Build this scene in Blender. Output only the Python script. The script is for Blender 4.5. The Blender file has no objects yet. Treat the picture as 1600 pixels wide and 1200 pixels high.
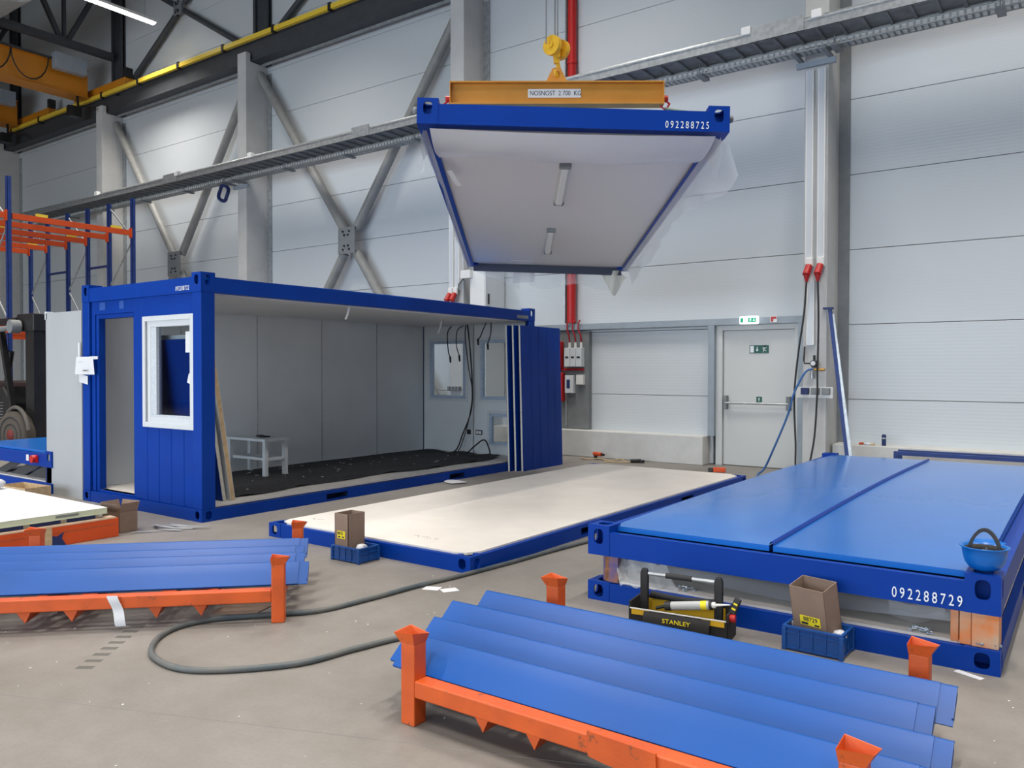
import bpy, bmesh, math, random
from mathutils import Matrix, Vector
random.seed(7)
R = math.radians
C = bpy.context.scene.collection
SC = bpy.context.scene

# ------------------------------------------------------------------ camera
F_PX, YAW, PITCH, ROLL, CAM_H = 1257.44, 0.625126, -0.016622, 0.001837, 1.5652
def cam_axes():
    cy, sy, cp, sp = math.cos(YAW), math.sin(YAW), math.cos(PITCH), math.sin(PITCH)
    f = Vector((-sy*cp, cy*cp, sp)); r = Vector((cy, sy, 0)); u = r.cross(f)
    cr, sr = math.cos(ROLL), math.sin(ROLL)
    return r*cr+u*sr, u*cr-r*sr, f
_r, _u, _f = cam_axes()
cd = bpy.data.cameras.new('camera'); cam = bpy.data.objects.new('camera', cd); C.objects.link(cam)
cd.sensor_width = 36; cd.lens = F_PX*36/1600; cd.clip_end = 200; cd.clip_start = 0.05
cam.matrix_world = Matrix(((_r.x, _u.x, -_f.x, 0), (_r.y, _u.y, -_f.y, 0), (_r.z, _u.z, -_f.z, CAM_H), (0, 0, 0, 1)))
SC.camera = cam

# ------------------------------------------------------------------ world, lights, exposure
W = bpy.data.worlds.new('world'); SC.world = W; W.use_nodes = True
bg = W.node_tree.nodes['Background']; bg.inputs[0].default_value = (0.80, 0.90, 1.0, 1); bg.inputs[1].default_value = 0.55
SC.view_settings.view_transform = 'Standard'; SC.view_settings.look = 'None'
SC.view_settings.gamma = 1; SC.view_settings.exposure = 0.0; SC.view_settings.use_curve_mapping = False

def area(name, loc, size, sy, power, col, rot=(0, 0, 0)):
    l = bpy.data.lights.new(name, 'AREA'); l.shape = 'RECTANGLE'; l.size = size; l.size_y = sy
    l.energy = power; l.color = col
    o = bpy.data.objects.new(name, l); C.objects.link(o); o.location = loc; o.rotation_euler = rot
    return o
LAMP_ROWS = [(-20.8, 9.4)]+[(x, y) for x in (-27.5, -20.8, -14.0, -7.4, -0.8, 5.8) for y in (7.4, 1.2, -5.0) if (x, y) not in ((-20.8, 7.4), (-27.5, 7.4))]
for lx, ly in LAMP_ROWS:
    area('hall_lamp_light', (lx, ly+1.45, 10.93), 0.16, 2.6, 215, (1.0, 0.945, 0.87)).data.spread = R(112)
# daylight through the big gate opening behind the camera
area('gate_daylight', (-11.0, -12.2, 3.4), 30, 6.0, 1750, (0.78, 0.89, 1.0), (R(76), 0, 0)).data.spread = R(130)

# ------------------------------------------------------------------ materials
MATS = {}
def mat(name, col, rough=0.5, metal=0.0, var=0.0, scale=6.0, bump=0.0, bscale=60.0, spec=None, alpha=None, col2=None, dirt=None):
    m = bpy.data.materials.new(name); m.use_nodes = True; nt = m.node_tree; b = nt.nodes['Principled BSDF']
    b.inputs['Base Color'].default_value = (*col, 1); b.inputs['Roughness'].default_value = rough; b.inputs['Metallic'].default_value = metal
    if spec is not None: b.inputs['Specular IOR Level'].default_value = spec
    if var or col2 or bump or dirt:
        tc = nt.nodes.new('ShaderNodeTexCoord')
    if var or col2:
        n = nt.nodes.new('ShaderNodeTexNoise'); n.inputs['Scale'].default_value = scale; n.inputs['Detail'].default_value = 6
        nt.links.new(tc.outputs['Object'], n.inputs['Vector'])
        cr = nt.nodes.new('ShaderNodeValToRGB')
        c2 = col2 or tuple(min(1, c*(1+var)) for c in col); c1 = col if col2 else tuple(c*(1-var) for c in col)
        cr.color_ramp.elements[0].position = 0.35; cr.color_ramp.elements[1].position = 0.65
        cr.color_ramp.elements[0].color = (*c1, 1); cr.color_ramp.elements[1].color = (*c2, 1)
        nt.links.new(n.outputs['Fac'], cr.inputs['Fac']); last = cr.outputs['Color']
        if dirt:
            n2 = nt.nodes.new('ShaderNodeTexNoise'); n2.inputs['Scale'].default_value = dirt[1]; n2.inputs['Detail'].default_value = 10; n2.inputs['Roughness'].default_value = 0.7
            nt.links.new(tc.outputs['Object'], n2.inputs['Vector'])
            r2 = nt.nodes.new('ShaderNodeValToRGB'); r2.color_ramp.elements[0].position = dirt[2]; r2.color_ramp.elements[1].position = dirt[2]+dirt[3]
            nt.links.new(n2.outputs['Fac'], r2.inputs['Fac'])
            mx = nt.nodes.new('ShaderNodeMix'); mx.data_type = 'RGBA'
            nt.links.new(r2.outputs['Color'], mx.inputs['Factor']); nt.links.new(last, mx.inputs['A']); mx.inputs['B'].default_value = (*dirt[0], 1)
            last = mx.outputs['Result']
        nt.links.new(last, b.inputs['Base Color'])
    if bump:
        n = nt.nodes.new('ShaderNodeTexNoise'); n.inputs['Scale'].default_value = bscale; n.inputs['Detail'].default_value = 4
        nt.links.new(tc.outputs['Object'], n.inputs['Vector'])
        bp = nt.nodes.new('ShaderNodeBump'); bp.inputs['Strength'].default_value = bump; bp.inputs['Distance'].default_value = 0.01
        nt.links.new(n.outputs['Fac'], bp.inputs['Height']); nt.links.new(bp.outputs['Normal'], b.inputs['Normal'])
    if alpha is not None:
        out = nt.nodes['Material Output']; tr = nt.nodes.new('ShaderNodeBsdfTransparent'); mx = nt.nodes.new('ShaderNodeMixShader')
        mx.inputs[0].default_value = alpha
        nt.links.new(tr.outputs[0], mx.inputs[1]); nt.links.new(b.outputs[0], mx.inputs[2]); nt.links.new(mx.outputs[0], out.inputs['Surface'])
    MATS[name] = m
    return m
def emis(name, col, s):
    m = bpy.data.materials.new(name); m.use_nodes = True; b = m.node_tree.nodes['Principled BSDF']
    b.inputs['Base Color'].default_value = (*col, 1); b.inputs['Emission Color'].default_value = (*col, 1); b.inputs['Emission Strength'].default_value = s
    return m

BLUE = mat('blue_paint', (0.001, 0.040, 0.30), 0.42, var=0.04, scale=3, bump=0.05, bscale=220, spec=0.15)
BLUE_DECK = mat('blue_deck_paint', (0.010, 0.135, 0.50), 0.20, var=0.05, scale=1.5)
BLUE_POST = mat('blue_profile_paint', (0.0015, 0.070, 0.31), 0.38, var=0.05, scale=2.0, bump=0.04, bscale=300, spec=0.30)
BLUE_RACK = mat('rack_blue', (0.012, 0.04, 0.20), 0.5, var=0.15, scale=12)
NAVY = mat('dark_blue', (0.01, 0.025, 0.12), 0.5)
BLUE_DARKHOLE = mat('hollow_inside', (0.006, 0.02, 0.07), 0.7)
CRATE = mat('crate_plastic', (0.005, 0.07, 0.30), 0.42)
ORANGE = mat('orange_rack_paint', (0.60, 0.090, 0.010), 0.5, var=0.12, scale=5, bump=0.1, bscale=90, dirt=((0.22, 0.06, 0.02), 9, 0.60, 0.05))
ORANGE_BEAM = mat('orange_beam', (0.64, 0.075, 0.010), 0.5, var=0.06, scale=5)
YELLOW = mat('crane_yellow', (0.62, 0.27, 0.035), 0.45, var=0.06, scale=3)
HOOKY = mat('hook_yellow', (0.80, 0.45, 0.02), 0.4, var=0.06, scale=9)
ORANGE_CRANE = mat('crane_orange', (0.60, 0.22, 0.01), 0.45, var=0.05, scale=2)
RAILY = mat('conductor_yellow', (0.88, 0.62, 0.06), 0.35)
DARKSTEEL = mat('dark_steel', (0.045, 0.05, 0.058), 0.6, var=0.1)
GREYSTEEL = mat('grey_steel', (0.20, 0.215, 0.225), 0.55, var=0.08)
BRACE = mat('brace_steel', (0.27, 0.27, 0.26), 0.5, var=0.08)
TRIMSTEEL = mat('blue_grey_steel', (0.31, 0.36, 0.41), 0.45, var=0.05)
GALV = mat('galvanised', (0.45, 0.47, 0.48), 0.38, 0.6, var=0.15, scale=15)
GALV2 = mat('galvanised_dull', (0.34, 0.36, 0.37), 0.5, 0.3, var=0.15, scale=10)
COLUMN = mat('column_concrete', (0.55, 0.55, 0.54), 0.7, var=0.04, scale=3, bump=0.08, bscale=40)
WHITEPL = mat('white_plastic', (0.80, 0.80, 0.78), 0.4)
PVC = mat('window_pvc', (0.62, 0.65, 0.68), 0.35)
PVCFILM = mat('pvc_protective_film', (0.60, 0.63, 0.66), 0.4, col2=(0.48, 0.54, 0.62), scale=45)
FILMBLUE = mat('blue_printed_film', (0.50, 0.60, 0.72), 0.4, col2=(0.30, 0.40, 0.55), scale=60)
WALLIN = mat('inner_wall', (0.68, 0.72, 0.75), 0.5, var=0.03, scale=2)
PANELGREY = mat('panel_grey_white', (0.42, 0.44, 0.46), 0.5, var=0.02, scale=2)
CEILIN = mat('inner_ceiling', (0.66, 0.66, 0.67), 0.45, var=0.02, scale=2)
FOAM = mat('panel_foam', (0.62, 0.60, 0.52), 0.8, var=0.1, scale=30)
WOOD = mat('raw_wood', (0.52, 0.38, 0.22), 0.75, var=0.12, scale=20)
BOARD = mat('floor_board', (0.74, 0.70, 0.65), 0.75, var=0.035, scale=3, dirt=((0.62, 0.58, 0.54), 5, 0.60, 0.3))
MATB = mat('black_fabric', (0.036, 0.036, 0.040), 0.9, var=0.4, scale=20, bump=0.6, bscale=25)
RUBBER = mat('rubber', (0.02, 0.02, 0.022), 0.7)
BLACK = mat('black_plastic', (0.015, 0.015, 0.016), 0.45, var=0.2)
BAGBLACK = mat('bag_fabric', (0.018, 0.018, 0.019), 0.8, bump=0.4, bscale=300)
BAGYEL = mat('bag_yellow', (0.68, 0.40, 0.01), 0.7)
YELTXT = mat('yellow_print', (0.9, 0.75, 0.02), 0.6)
RED = mat('red_paint', (0.50, 0.012, 0.012), 0.4)
REDC = mat('red_cable', (0.40, 0.008, 0.02), 0.5)
CARD = mat('cardboard', (0.26, 0.18, 0.135), 0.85, var=0.06, scale=9)
PAPER = mat('paper', (0.70, 0.71, 0.74), 0.8)
INK = mat('ink', (0.03, 0.03, 0.035), 0.8)
WHITEP = mat('white_lettering', (0.80, 0.84, 0.88), 0.6)
GREEN = mat('sign_green', (0.01, 0.10, 0.075), 0.5)
FILM = mat('plastic_film', (0.78, 0.80, 0.83), 0.30, alpha=0.55)
FILM2 = mat('clear_film', (0.75, 0.78, 0.80), 0.22, alpha=0.30)
FILMW = mat('milky_film', (0.76, 0.77, 0.80), 0.35, alpha=0.80)
WHITESHEET = mat('white_sheet', (0.93, 0.93, 0.92), 0.4)
CREAM = mat('cream_core', (0.62, 0.66, 0.48), 0.7)
CREAMTOP = mat('pale_wood_strip', (0.72, 0.52, 0.36), 0.8, var=0.1)
HOSE = mat('hose_rubber', (0.06, 0.085, 0.10), 0.55, col2=(0.13, 0.13, 0.12), scale=5)
BLUEHOSE = mat('blue_hose', (0.03, 0.12, 0.34), 0.45)
HELM = mat('helmet_blue', (0.004, 0.14, 0.52), 0.3)
HARNESS = mat('helmet_lining', (0.03, 0.025, 0.02), 0.8)
DOORM = mat('door_paint', (0.60, 0.61, 0.60), 0.45)
CONC = mat('plinth_concrete', (0.62, 0.62, 0.60), 0.8, var=0.05, scale=4, bump=0.2)
STRAP = mat('green_sling', (0.18, 0.24, 0.16), 0.8)
RUST = mat('worn_steel', (0.25, 0.11, 0.05), 0.8, var=0.3, scale=30)
SPACER = mat('worn_spacer', (0.72, 0.20, 0.04), 0.6, col2=(0.55, 0.36, 0.24), scale=7)
SPACERB = mat('worn_blue_spacer', (0.10, 0.08, 0.22), 0.6, col2=(0.28, 0.12, 0.09), scale=14)
BOLT = mat('zinc_bolt', (0.55, 0.62, 0.68), 0.3, 0.8)
CARTR = mat('grey_cartridge', (0.45, 0.46, 0.46), 0.4)
CEILM = mat('roof_sheet', (0.20, 0.205, 0.21), 0.7)
GREYDUCT = mat('duct_fabric', (0.55, 0.55, 0.53), 0.7, bump=0.6, bscale=8)
def glass_mat():
    m = bpy.data.materials.new('window_glass'); m.use_nodes = True; nt = m.node_tree; out = nt.nodes['Material Output']
    nt.nodes.remove(nt.nodes['Principled BSDF'])
    t = nt.nodes.new('ShaderNodeBsdfTransparent'); t.inputs[0].default_value = (0.72, 0.76, 0.78, 1)
    g = nt.nodes.new('ShaderNodeBsdfGlossy'); g.inputs['Roughness'].default_value = 0.02
    fr = nt.nodes.new('ShaderNodeFresnel'); fr.inputs[0].default_value = 1.6
    mx = nt.nodes.new('ShaderNodeMixShader'); nt.links.new(fr.outputs[0], mx.inputs[0]); nt.links.new(t.outputs[0], mx.inputs[1]); nt.links.new(g.outputs[0], mx.inputs[2])
    nt.links.new(mx.outputs[0], out.inputs[0]); return m
GLASS = glass_mat()
def wall_mat():
    m = mat('insulated_panel', (0.60, 0.635, 0.66), 0.42); nt = m.node_tree; b = nt.nodes['Principled BSDF']
    tc = nt.nodes.new('ShaderNodeTexCoord'); mp = nt.nodes.new('ShaderNodeMapping'); mp.inputs['Scale'].default_value = (0.01, 0.01, 1)
    w = nt.nodes.new('ShaderNodeTexWave'); w.bands_direction = 'Z'; w.inputs['Scale'].default_value = 6.3; w.inputs['Distortion'].default_value = 0.4
    nt.links.new(tc.outputs['Object'], mp.inputs[0]); nt.links.new(mp.outputs[0], w.inputs[0])
    bp = nt.nodes.new('ShaderNodeBump'); bp.inputs['Strength'].default_value = 0.12; bp.inputs['Distance'].default_value = 0.004
    nt.links.new(w.outputs['Fac'], bp.inputs['Height']); nt.links.new(bp.outputs['Normal'], b.inputs['Normal'])
    return m
WALLM = wall_mat()
def floor_mat():
    m = mat('concrete_floor', (0.40, 0.38, 0.35), 0.55); nt = m.node_tree; b = nt.nodes['Principled BSDF']
    tc = nt.nodes.new('ShaderNodeTexCoord')
    def noise(s, d, p0, p1, c0, c1, rough=0.6):
        n = nt.nodes.new('ShaderNodeTexNoise'); n.inputs['Scale'].default_value = s; n.inputs['Detail'].default_value = d; n.inputs['Roughness'].default_value = rough
        nt.links.new(tc.outputs['Object'], n.inputs['Vector'])
        r = nt.nodes.new('ShaderNodeValToRGB'); r.color_ramp.elements[0].position = p0; r.color_ramp.elements[1].position = p1
        r.color_ramp.elements[0].color = (*c0, 1); r.color_ramp.elements[1].color = (*c1, 1); nt.links.new(n.outputs['Fac'], r.inputs['Fac'])
        return r
    a = noise(0.9, 8, 0.3, 0.7, (0.205, 0.187, 0.168), (0.255, 0.238, 0.220))
    s = noise(3.2, 10, 0.25, 0.6, (0.83, 0.82, 0.80), (1.04, 1.04, 1.04), 0.7)
    k = noise(55, 4, 0.3, 0.75, (0.94, 0.94, 0.94), (1.05, 1.05, 1.05))
    m1 = nt.nodes.new('ShaderNodeMix'); m1.data_type = 'RGBA'; m1.blend_type = 'MULTIPLY'; m1.inputs['Factor'].default_value = 1
    nt.links.new(a.outputs[0], m1.inputs['A']); nt.links.new(s.outputs[0], m1.inputs['B'])
    m2 = nt.nodes.new('ShaderNodeMix'); m2.data_type = 'RGBA'; m2.blend_type = 'MULTIPLY'; m2.inputs['Factor'].default_value = 1
    nt.links.new(m1.outputs['Result'], m2.inputs['A']); nt.links.new(k.outputs[0], m2.inputs['B'])
    nt.links.new(m2.outputs['Result'], b.inputs['Base Color'])
    return m
FLOORM = floor_mat()

# ------------------------------------------------------------------ mesh helpers
class MB:
    def __init__(s): s.v = []; s.f = []; s.sm = []
    def add(s, vs, fs, smooth=False):
        o = len(s.v); s.v += [tuple(p) for p in vs]; s.f += [[i+o for i in f] for f in fs]; s.sm += [smooth]*len(fs); return s
    def box(s, x0, x1, y0, y1, z0, z1, M=None):
        x0, x1 = min(x0, x1), max(x0, x1); y0, y1 = min(y0, y1), max(y0, y1); z0, z1 = min(z0, z1), max(z0, z1)
        vs = [Vector(p) for p in ((x0, y0, z0), (x1, y0, z0), (x1, y1, z0), (x0, y1, z0), (x0, y0, z1), (x1, y0, z1), (x1, y1, z1), (x0, y1, z1))]
        if M: vs = [M @ p for p in vs]
        return s.add(vs, [(0, 3, 2, 1), (4, 5, 6, 7), (0, 1, 5, 4), (1, 2, 6, 5), (2, 3, 7, 6), (3, 0, 4, 7)])
    def bar(s, p0, p1, w, h=None, up=(0, 0, 1)):
        h = h or w; p0, p1 = Vector(p0), Vector(p1); d = (p1-p0); L = d.length; d.normalize(); up = Vector(up)
        if abs(d.dot(up)) > 0.99: up = Vector((1, 0, 0))
        a = d.cross(up).normalized(); b = a.cross(d)
        vs = [p + a*(i*w/2) + b*(j*h/2) for p in (p0, p1) for i, j in ((-1, -1), (1, -1), (1, 1), (-1, 1))]
        return s.add(vs, [(3, 2, 1, 0), (4, 5, 6, 7), (0, 1, 5, 4), (1, 2, 6, 5), (2, 3, 7, 6), (3, 0, 4, 7)])
    def prism(s, pts, axis, a, b):
        n = len(pts)
        def P(p, t): return (t, p[0], p[1]) if axis == 'x' else ((p[0], t, p[1]) if axis == 'y' else (p[0], p[1], t))
        vs = [P(p, a) for p in pts]+[P(p, b) for p in pts]
        return s.add(vs, [tuple(range(n))[::-1], tuple(range(n, 2*n))]+[(i, (i+1) % n, n+(i+1) % n, n+i) for i in range(n)])
    def cyl(s, p0, p1, r0, r1=None, n=12, caps=True):
        r1 = r0 if r1 is None else r1; p0, p1 = Vector(p0), Vector(p1); d = (p1-p0).normalized()
        up = Vector((0, 0, 1)) if abs(d.z) < 0.95 else Vector((1, 0, 0)); a = d.cross(up).normalized(); b = a.cross(d)
        vs = [p+(a*math.cos(2*math.pi*k/n)+b*math.sin(2*math.pi*k/n))*r for p, r in ((p0, r0), (p1, r1)) for k in range(n)]
        s.add(vs, [(k, (k+1) % n, n+(k+1) % n, n+k) for k in range(n)], True)
        if caps: s.add(vs, [tuple(range(n))[::-1], tuple(range(n, 2*n))])
        return s
    def tube(s, path, r, n=8):
        P = [Vector(p) for p in path]; vs = []; pa = None
        for i, p in enumerate(P):
            d = (P[min(i+1, len(P)-1)]-P[max(i-1, 0)]).normalized()
            if pa is None: up = Vector((0, 0, 1)) if abs(d.z) < 0.9 else Vector((1, 0, 0)); pa = d.cross(up).normalized()
            else: pa = (pa - d*pa.dot(d)).normalized()
            b = pa.cross(d); rr = r[i] if isinstance(r, (list, tuple)) else r
            vs += [p+(pa*math.cos(2*math.pi*k/n)+b*math.sin(2*math.pi*k/n))*rr for k in range(n)]
        fs = [(i*n+k, i*n+(k+1) % n, (i+1)*n+(k+1) % n, (i+1)*n+k) for i in range(len(P)-1) for k in range(n)]
        s.add(vs, fs, True); m = len(P)
        s.add(vs[:n], [tuple(range(n))[::-1]]); s.add(vs[(m-1)*n:], [tuple(range(n))]); return s
    def grid(s, fn, nu, nv, smooth=True):
        vs = [fn(i/nu, j/nv) for j in range(nv+1) for i in range(nu+1)]
        return s.add(vs, [(j*(nu+1)+i, j*(nu+1)+i+1, (j+1)*(nu+1)+i+1, (j+1)*(nu+1)+i) for j in range(nv) for i in range(nu)], smooth)
    def lathe(s, prof, c=(0, 0, 0), n=20, smooth=True):
        vs = [(c[0]+r*math.cos(2*math.pi*k/n), c[1]+r*math.sin(2*math.pi*k/n), c[2]+z) for r, z in prof for k in range(n)]
        return s.add(vs, [(i*n+k, i*n+(k+1) % n, (i+1)*n+(k+1) % n, (i+1)*n+k) for i in range(len(prof)-1) for k in range(n)], smooth)
    def holeplate(s, O, U, V, N, w, h, hc, hr, t, n=20):
        """plate w x h from corner O along U, V, thickness t along -N, with an oval hole (centre hc, half sizes hr)"""
        O, U, V, N = Vector(O), Vector(U), Vector(V), Vector(N)
        angs = sorted([2*math.pi*k/n for k in range(n)]+[math.atan2(cy-hc[1], cx-hc[0]) % (2*math.pi) for cx in (0, w) for cy in (0, h)])
        outer = []; inner = []
        for a in angs:
            c, si = math.cos(a), math.sin(a); ts = []
            if c > 1e-9: ts.append((w-hc[0])/c)
            if c < -1e-9: ts.append(-hc[0]/c)
            if si > 1e-9: ts.append((h-hc[1])/si)
            if si < -1e-9: ts.append(-hc[1]/si)
            tt = min(ts); outer.append((hc[0]+tt*c, hc[1]+tt*si))
            k = (abs(c/hr[0])**3+abs(si/hr[1])**3)**(-1/3); inner.append((hc[0]+k*c, hc[1]+k*si))
        m = len(angs); Q = lambda p, d: O+U*p[0]+V*p[1]-N*d
        vs = [Q(p, 0) for p in outer]+[Q(p, 0) for p in inner]+[Q(p, t) for p in outer]+[Q(p, t) for p in inner]
        fs = []
        for i in range(m):
            j = (i+1) % m
            fs += [(i, j, m+j, m+i), (2*m+j, 2*m+i, 3*m+i, 3*m+j), (m+i, m+j, 3*m+j, 3*m+i), (j, i, 2*m+i, 2*m+j)]
        return s.add(vs, fs)
    def mesh(s, name, m):
        me = bpy.data.meshes.new(name); me.from_pydata(s.v, [], s.f); me.materials.append(m)
        for p, q in zip(me.polygons, s.sm): p.use_smooth = q
        me.update(); return me
    def build(s, name, m, parent=None, bevel=0, loc=(0, 0, 0), label=None, rot=None, fixn=True):
        me = s.mesh(name, m)
        if fixn:
            b = bmesh.new(); b.from_mesh(me); bmesh.ops.recalc_face_normals(b, faces=b.faces); b.to_mesh(me); b.free()
        o = bpy.data.objects.new(name, me); C.objects.link(o); o.location = loc
        if rot: o.rotation_euler = rot
        if parent: o.parent = parent
        if bevel:
            bv = o.modifiers.new('edge', 'BEVEL'); bv.width = bevel; bv.segments = 2; bv.limit_method = 'ANGLE'; bv.angle_limit = R(40)
        if label: o['label'] = label
        return o
def tag(o, label, cat, group=None):
    o['label'] = label; o['category'] = cat
    if group: o['group'] = group
    return o
def thing(name, label, cat, loc=(0, 0, 0), rz=0, group=None):
    o = bpy.data.objects.new(name, None); C.objects.link(o); o.location = loc; o.rotation_euler = (0, 0, rz); o.empty_display_size = 0.1
    return tag(o, label, cat, group)
def struct(o, label=None):
    o['kind'] = 'structure'
    if label: o['label'] = label
    return o
def inst(src, parent=None, loc=(0, 0, 0), rot=None, name=None):
    o = src.copy(); C.objects.link(o); o.parent = parent; o.location = loc
    if rot: o.rotation_euler = rot
    return o
def text(s, size, m, parent, loc, rot, name='lettering', sx=1.0, ext=0.0012, align='LEFT'):
    c = bpy.data.curves.new(name, 'FONT'); c.body = s; c.size = size; c.extrude = ext; c.align_x = align; c.materials.append(m); c.resolution_u = 3
    tmp = bpy.data.objects.new('tmp_text', c); me = bpy.data.meshes.new_from_object(tmp); me.name = name
    bpy.data.objects.remove(tmp); bpy.data.curves.remove(c)
    for v in me.vertices: v.co.x *= sx
    o = bpy.data.objects.new(name, me); C.objects.link(o); o.parent = parent; o.location = loc; o.rotation_euler = rot
    return o
def smoothpath(pts, k=8):
    P = [Vector(p) for p in pts]; out = []
    for i in range(len(P)-1):
        p0, p1, p2, p3 = P[max(i-1, 0)], P[i], P[i+1], P[min(i+2, len(P)-1)]
        for j in range(k):
            t = j/k; out.append(0.5*((2*p1)+(-p0+p2)*t+(2*p0-5*p1+4*p2-p3)*t*t+(-p0+3*p1-3*p2+p3)*t**3))
    out.append(P[-1]); return out

# ================================================================== SETTING
WY = 12.95                      # inner face of the rear wall
COLX = [-38.0, -31.1, -24.2, -17.3, -10.4, -3.52, 3.4]   # left edges of the columns
ground = MB().box(-48, 14, -12.5, 13.3, -0.3, 0).build('floor', FLOORM); struct(ground, 'grey concrete hall floor')
# floor saw-cut joints, shallow dark strips
fj = MB()
fj.box(-30, 12, 2.185, 2.191, 0.0, 0.0008, Matrix.Translation((-3, 2.19, 0)) @ Matrix.Rotation(R(22), 4, 'Z') @ Matrix.Translation((3, -2.19, 0)))
struct(fj.build('floor_joint', mat('joint_dark', (0.22, 0.21, 0.20), 0.9), ground))
wall = MB().box(-48, 14, WY+0.12, WY+0.35, 0, 16.2).build('wall_rear', DARKSTEEL); struct(wall, 'rear hall wall of wide pale horizontal insulated panels')
edges = [-44.9, -38, -31.1, -24.1, -17.12, -10.22, -3.35, 3.55, 10.4]
def wpanel(x0, x1, z0, z1, src={}):
    k = (round(x1-x0, 2), round(z1-z0, 2))
    if k not in src:
        g = 0.006; src[k] = MB().box(g, k[0]-g, 0, 0.11, g, k[1]-g).build('wall_panel', WALLM, wall, bevel=0.006, loc=(x0, WY, z0)); return src[k]
    return inst(src[k], wall, (x0, WY, z0))
RH = 1.1355
for i in range(len(edges)-1):
    for r in range(14):
        x0, x1 = edges[i], edges[i+1]
        if i == 5 and r < 2: wpanel(x0, -5.16, r*RH, (r+1)*RH); continue
        wpanel(x0, x1, r*RH, (r+1)*RH)
struct(MB().box(-48, 14, -12.5, 13.3, 15.95, 16.2).build('ceiling', CEILM), 'hall roof, grey sheet')
struct(MB().box(13.8, 14, -12.5, 13, 0, 16).build('wall_right', WALLM), 'hall side wall')
struct(MB().box(-48.2, -48, -12.5, 13, 0, 16).build('wall_left', WALLM), 'far hall end wall')
wf = MB().box(-48, -22, -12.7, -12.5, 0, 16); wf.box(-22, 14, -12.7, -12.5, 6.6, 16); wf.box(8, 14, -12.7, -12.5, 0, 6.6); wf.box(-10.4, -9.4, -12.7, -12.5, 0, 6.6)
struct(wf.build('wall_front', WALLM), 'front hall wall with open gates')
struct(MB().box(-90, 60, -90, -12.7, -0.4, -0.05).build('ground', mat('asphalt_yard', (0.13, 0.13, 0.13), 0.9)), 'asphalt yard outside the gates')
# plinth
pl = MB().box(-10.06, -5.22, 12.62, WY+0.1, 0, 0.48).build('trim_1', CONC, bevel=0.012); struct(pl, 'pale concrete plinth left of the door')
struct(MB().box(-3.15, 13.8, 12.55, WY+0.1, 0, 0.48).build('trim_2', CONC, bevel=0.012), 'pale concrete plinth right of the door')
struct(MB().box(-38, -10.4, 12.62, WY+0.1, 0, 0.48).build('trim_3', CONC, bevel=0.012), 'pale concrete plinth behind the blue cabin')
# columns
colp = None
for k, x in enumerate(COLX):
    col = MB().prism([(12.3, 0), (WY+0.02, 0), (WY+0.02, 9.19), (12.44, 9.19), (12.44, 9.40), (12.3, 9.40)], 'x', x, x+0.34).build('column', COLUMN, bevel=0.01); struct(col, 'pale square hall column')
    MB().box(x+0.34, x+0.50, WY-0.03, WY+0.01, 0, 9.0).build('wall_flashing', GREYSTEEL if k > 4 else GALV2, col)
    MB().box(x-0.01, x+0.35, 12.445, 12.9, 9.19, 9.20).build('bearing_plate', DARKSTEEL, col)
    up = MB().box(x-0.05, x+0.05, 12.80, 12.94, 9.2, 15.9); up.box(x+0.42, x+0.52, 12.80, 12.94, 9.2, 15.9); up.box(x-0.05, x+0.52, 12.86, 12.90, 9.2, 15.9)
    struct(up.build('upper_column', DARKSTEEL), 'dark steel upper column above the crane beam')
# runway girder
rg = thing('crane_runway', 'dark steel crane runway girder with yellow conductor rail high on the rear wall', 'crane beam', (-45, 12.6, 9.205))
for dx in [0]:
    g = MB(); L = 58; g.box(0, L, -0.15, 0.15, 0, 0.03); g.box(0, L, -0.10, 0.02, 0.03, 0.46); g.box(0, L, -0.15, 0.15, 0.46, 0.49)
    g.build('girder', DARKSTEEL, rg)
    MB().box(0, L, 0.15, 0.18, -0.06, 0.02).build('surge_strip', GALV2, rg)
    MB().box(0, L, -0.03, 0.03, 0.49, 0.53).build('crane_rail', GREYSTEEL, rg)
seg = MB().box(0.02, 1.98, -0.24, -0.16, 0.475, 0.585).build('conductor_rail', RAILY, rg, loc=(15.0, 0, 0))
for k in range(1, 16): inst(seg, rg, (15+2*k, 0, 0))
hg = MB().box(-0.04, 0.04, -0.26, -0.14, 0.44, 0.62).build('rail_hanger', BLACK, rg, loc=(15, 0, 0))
for k in range(1, 16): inst(hg, rg, (15+2*k, 0, 0))
# wall bracing
def brace_x(x0, x1, z0, z1, y, r, plate, mats, label, up=False):
    t = thing('wall_brace', label, 'brace', ((x0+x1)/2, y, (z0+z1)/2))
    cx, cz = (x0+x1)/2, (z0+z1)/2
    for sx in (-1, 1):
        for sz in (-1, 1):
            e = Vector((sx*(x1-x0)/2, 0, sz*(z1-z0)/2))
            MB().cyl(e*0.06, e, r, n=14).build('brace_tube', mats, t)
    p = MB(); p.box(-plate, plate, -r-0.03, -r-0.015, -plate*1.1, plate*1.1)
    o = p.build('gusset_plate', GREYSTEEL, t)
    b = MB()
    for sx in (-1, 1):
        for sz in (-1, 1):
            for q in (0.45, 0.75): b.cyl((sx*plate*q*0.5, -r-0.06, sz*plate*q), (sx*plate*q*0.5, -r-0.03, sz*plate*q), 0.022, n=6)
    b.build('bolt', BLACK, t)
    return t
brace_x(-16.96, -10.45, 0.05, 8.95, 12.72, 0.105, 0.27, BRACE, 'grey tubular X brace crossing at a bolted plate above the blue cabin roof')
brace_x(-23.86, -17.35, 0.05, 8.95, 12.72, 0.105, 0.30, BRACE, 'grey tubular X brace behind the cabin\'s door end, second bay from the hook')
brace_x(-23.7, -17.4, 9.7, 13.4, 12.8, 0.075, 0.18, DARKSTEEL, 'thin dark X brace above the crane beam, beside the lit lamp')
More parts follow.
